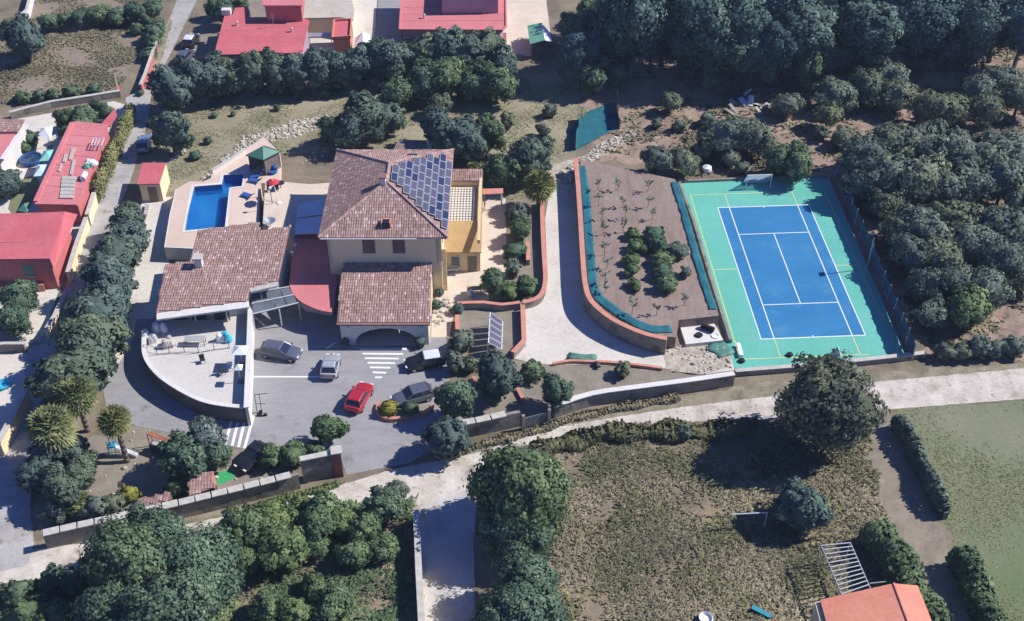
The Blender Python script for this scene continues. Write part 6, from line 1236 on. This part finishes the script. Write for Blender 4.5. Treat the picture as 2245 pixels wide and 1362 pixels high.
# --- hedges
def hedge(name, label, px, h, wd, mat, n, leaf=.28, seed=1, lumpy=.25, z=0.0, taper=0.0):
    pts = resample(smoothed(GL(px, z + h), 4), .35); g = np.random.default_rng(seed); P = np.array(pts); nP = len(P); i = g.integers(0, nP - 1, n); D = P[np.minimum(i + 1, nP - 1)] - P[np.maximum(i - 1, 0)]; D /= np.linalg.norm(D, axis=1)[:, None]; N = np.stack([-D[:, 1], D[:, 0]], 1)
    hv = h * (1 + lumpy * np.sin(np.arange(nP) * .35 + seed) * .5 + lumpy * g.normal(0, .15, nP)); wv = wd * (1 + lumpy * np.cos(np.arange(nP) * .5) * .4)
    th = g.uniform(-.15, math.pi + .15, n); cx_ = np.sign(np.cos(th)) * np.abs(np.cos(th)) ** .6; cz = np.clip(np.sin(th), 0, 1) ** .6
    rr = g.uniform(.9, 1.08, n); pos = np.concatenate([P[i] + N * (cx_ * wv[i] / 2 * rr)[:, None], (z + hv[i] * cz * rr)[:, None]], 1) + g.normal(0, .06, (n, 3))
    side = th % 1; pos[:, 2] = np.where(cz < .25, z + g.uniform(0, 1, n) * hv[i] * .9, pos[:, 2])
    nr = np.concatenate([N * cx_[:, None], cz[:, None]], 1) + g.normal(0, .5, (n, 3)); nr /= np.linalg.norm(nr, axis=1)[:, None]; a = np.cross(nr, g.normal(size=(n, 3))); a /= np.linalg.norm(a, axis=1)[:, None]; b = np.cross(nr, a); s = (leaf * g.uniform(.6, 1.3, n))[:, None]
    V = np.stack([pos - a * s * .5 - b * s * .35, pos + a * s * .5 - b * s * .4, pos + a * s * .4 + b * s * .5, pos - a * s * .4 + b * s * .4], 1).reshape(-1, 3)
    cl_ = np.sin(P[i][:, 0] * 2.1 + P[i][:, 1] * 1.3) * .2; tn = np.clip(.45 + cl_ + g.normal(0, .18, n), 0, 1)
    t = thing(name, label, 'hedge', (pts[0][0], pts[0][1], z)); off = np.array([pts[0][0], pts[0][1], z])
    cn = np.concatenate([N * cx_[:, None], cz[:, None]], 1) + g.normal(0, .25, (n, 3)); cn /= np.linalg.norm(cn, axis=1)[:, None]; me = fast_mesh('foliage', mat, (V - off).reshape(-1, 4, 3), cn, tn); child('foliage', me, t)
    core = MB(); strip(core, pts[::3] + [pts[-1]], wd * .5, z, z + h * .5, .4); core.build('branches', mat, t); return t
hedge('ivy_hedge', 'pale green ivy hedge along the top of the lane wall', [(283, 228), (268, 265), (250, 305), (232, 345), (215, 385), (203, 415)], 2.3, 1.1, 'leaf_ivy', 5000, .22, 3)
hedge('clipped_hedge', 'tall dark hedge between the dirt track and the pergola', [(1925, 1140), (1960, 1190), (1995, 1250), (2040, 1330), (2080, 1420)], 2.6, 2.4, 'leaf_broad', 8000, .3, 4, .35)
hedge('clipped_hedge', 'thin hedge between the dirt track and the meadow below the road', [(1972, 905), (2000, 950), (2030, 1010), (2055, 1060), (2085, 1115)], 1.9, .9, 'leaf_olive', 4500, .25, 5, .3)
hedge('clipped_hedge', 'hedge at the bottom right corner of the meadow edge', [(2112, 1200), (2140, 1250), (2165, 1310), (2195, 1380)], 2.1, 1.9, 'leaf_broad', 5000, .28, 6, .35)
hedge('roadside_hedge', 'rough low hedge at the road edge of the weed field', [(1175, 985), (1260, 958), (1340, 942), (1450, 940), (1560, 936), (1680, 930)], 0.8, 1.8, 'leaf_bramble', 8000, .24, 7, .9)
hedge('field_hedge', 'dark hedge beside the red streaked lane wall', [(345, 45), (335, 80), (318, 120)], 1.6, 1.6, 'leaf_broad', 3000, .26, 8, .4)
hedge('planting_strip', 'grassy green strip along the foot of the grey street wall', [(500, 1118), (600, 1095), (700, 1068), (752, 1052)], .45, .5, 'leaf_green', 1600, .18, 9, .8)
hedge('planting_strip', 'dry grassy strip along the foot of the wall right of the gateway', [(1005, 985), (1080, 965), (1160, 945), (1290, 905), (1500, 866)], .35, .8, 'leaf_weed', 3000, .18, 10, .8)

# --- stuff nobody could count: weeds, grass, stones
def tufts(name, label, poly, n, h, w0, mat, seed, clump=.12, z=0.0, thr=-.2, cat='weeds'):
    g = np.random.default_rng(seed); P = np.array(poly); lo, hi = P.min(0), P.max(0); pts = []
    while len(pts) < n:
        q = g.uniform(lo, hi, (n * 2, 2)); f = np.sin(q[:, 0] * clump * 6.1 + 1.3 * np.sin(q[:, 1] * clump * 4)) + np.sin(q[:, 1] * clump * 7.3 + 1.7 * np.sin(q[:, 0] * clump * 3.1)); q = q[f + g.normal(0, .7, len(q)) > thr]
        for p in q:
            if inside(p, poly): pts.append(p)
            if len(pts) >= n: break
    pts = np.array(pts); V = []; T = []; nb = 4
    f = np.sin(pts[:, 0] * clump * 3.7) + np.sin(pts[:, 1] * clump * 4.9 + 1)
    for k in range(nb):
        a = g.uniform(0, 6.28, n); hh = h * g.uniform(.3, 1.2, n); ww = w0 * g.uniform(.6, 1.4, n); le = h * g.uniform(.7, 1.5, n)
        bx = pts[:, 0] + g.normal(0, .08, n); by = pts[:, 1] + g.normal(0, .08, n); ca, sa_ = np.cos(a), np.sin(a)
        V.append(np.stack([np.stack([bx - sa_ * ww / 2, by + ca * ww / 2, np.full(n, z + .01)], 1), np.stack([bx + sa_ * ww / 2, by - ca * ww / 2, np.full(n, z + .01)], 1), np.stack([bx + ca * le + sa_ * ww * .3, by + sa_ * le - ca * ww * .3, z + hh * .85], 1), np.stack([bx + ca * le - sa_ * ww * .2, by + sa_ * le + ca * ww * .2, z + hh], 1)], 1)); T.append(np.clip(.45 + f * .17 + g.normal(0, .2, n), 0, 1))
    V = np.concatenate(V).reshape(-1, 3); T = np.concatenate(T); m = len(T)
    nn_ = g.normal(0, .25, (m, 3)); nn_[:, 2] = 1; me = fast_mesh(name, mat, V.reshape(-1, 4, 3), nn_ / np.linalg.norm(nn_, axis=1)[:, None], T); o = bpy.data.objects.new(name, me); COL.objects.link(o); tag(o, label, cat, kind='stuff')
tufts('field_weeds', 'tall dry weeds and brambles covering the field beside the side road', WEEDS, 16000, .17, .17, 'leaf_weed', 1, .11, thr=-.2)
tufts('field_brambles', 'green bramble patches in the field beside the side road', WEEDS, 5000, .22, .20, 'leaf_bramble', 2, .13, thr=.7)
tufts('yellow_weeds', 'straw yellow weed patches beside the side road trees', WEEDS, 2500, .22, .18, 'leaf_dry', 3, .09, thr=.9)
tufts('dry_grass', 'dry grass and bramble cover of the field at the upper left', FIELD, 9000, .18, .2, 'leaf_weed', 4, .1, thr=-.2)
tufts('dry_grass', 'sparse dry grass of the brown field at the very top left', FIELD2, 4000, .16, .18, 'leaf_weed', 14, .1, thr=.3)
tufts('wild_garden_weeds', 'mixed weeds under the fig-like trees of the wild garden', WILD, 10000, .25, .2, 'leaf_weed', 5, .14, thr=-.6)
tufts('wild_garden_leaves', 'leafy green growth in the wild garden', WILD, 6000, .4, .24, 'leaf_green', 6, .2, thr=.2)
tufts('lawn_grass', 'short patchy grass of the lawn', LAWN, 12000, .07, .12, 'leaf_grass', 7, .12, thr=0)
tufts('meadow_grass', 'short green grass of the meadow', MEADOW, 14000, .06, .10, 'leaf_grass', 8, .06, thr=.2)
tufts('orchard_weeds', 'patchy weeds on the pinkish orchard soil', GL([(1300, 330), (1400, 230), (1740, 180), (1900, 120), (2245, 100), (2245, 700), (2050, 780), (1830, 380)]), 7000, .25, .28, 'leaf_weed', 9, .15, thr=.5)
tufts('clearing_grass', 'rough green grass behind the far court end', GL([(1520, 385), (1500, 300), (1620, 330), (1700, 300), (1740, 380)]), 2200, .35, .3, 'leaf_weed', 10, .2, thr=-.5)
def stones(name, label, poly, n, s0, s1, seed, kind='stuff'):
    r = random.Random(seed); m = MB(); P = np.array(poly); lo, hi = P.min(0), P.max(0); c = 0
    while c < n:
        x, y = r.uniform(lo[0], hi[0]), r.uniform(lo[1], hi[1])
        if not inside((x, y), poly): continue
        c += 1; s_ = r.uniform(s0, s1) * (1.6 if r.random() < .1 else 1); a = r.uniform(0, 6.28); V = []
        for zz, k in ((0, 1.0), (.45, .92), (.8, .5)):
            for i in range(6): th = a + i * math.pi / 3; q = s_ * k * r.uniform(.75, 1.15); V.append((x + q * math.cos(th), y + q * .8 * math.sin(th), zz * s_))
        m.add(V, [(j * 6 + i, j * 6 + (i + 1) % 6, j * 6 + 6 + (i + 1) % 6, j * 6 + 6 + i) for j in range(2) for i in range(6)] + [tuple(range(12, 18))], r.uniform(.2, 1))
    o = m.build(name, 'rock'); tag(o, label, 'stones', kind=kind)
RK = ragged(GL([(436, 404), (466, 370), (512, 332), (535, 300), (600, 280), (680, 258), (728, 254), (722, 278), (640, 302), (590, 312), (548, 330), (472, 384), (462, 395)]), .5, .8)
stones('rock_band', 'band of pale broken rocks crossing the lawn to the gazebo', RK, 1100, .06, .24, 1)
stones('rock_band', 'pale loose rocks along the track above the driveway', GL([(1200, 400), (1270, 350), (1330, 308), (1400, 284), (1415, 292), (1330, 338), (1262, 368), (1250, 425)]), 320, .08, .25, 2)
stones('garden_stones', 'scattered pale stones in the palm garden', PLAYG, 60, .06, .18, 3); stones('garden_stones', 'pale rubble by the court corner', GL([(1460, 770), (1500, 752), (1590, 760), (1606, 806), (1540, 822)]), 130, .06, .2, 4)
stones('garden_stones', 'pale rocks beside the villa wall', GL([(950, 660), (985, 655), (990, 690), (955, 720)]), 60, .1, .3, 5); stones('garden_stones', 'pale rockery beside the lane conifer', GL([(372, 350), (405, 318), (408, 332), (385, 350)]), 50, .08, .25, 6); stones('garden_stones', 'rocks and rubbish behind the villa', GL([(660, 360), (720, 300), (725, 330), (690, 360)]), 40, .08, .2, 7); stones('road_rubble', 'loose rubble on the sunlit road', GL(LROAD_T[8:14] + [(1720, 905), (1500, 915), (1320, 928), (1180, 965)]), 260, .03, .08, 8)

# ================================================================ ADDED HAZE
hz = MB().box(-420, 420, -140, 700, -1.0, 90.0).build('haze', 'white'); hz.data.materials.clear()  # added volume, put in to lift black shadows towards navy
hm = bpy.data.materials.new('added_haze'); hm.use_nodes = True; ht = hm.node_tree; ht.nodes.remove(ht.nodes['Principled BSDF'])
pv = ht.nodes.new('ShaderNodeVolumePrincipled'); pv.inputs['Color'].default_value = (0.62, 0.76, 1.0, 1); pv.inputs['Density'].default_value = 0.00019
ht.links.new(pv.outputs[0], ht.nodes['Material Output'].inputs['Volume']); hz.data.materials.append(hm); tag(hz, 'thin blue haze added over the whole site to lift the shadows', 'haze', kind='stuff')
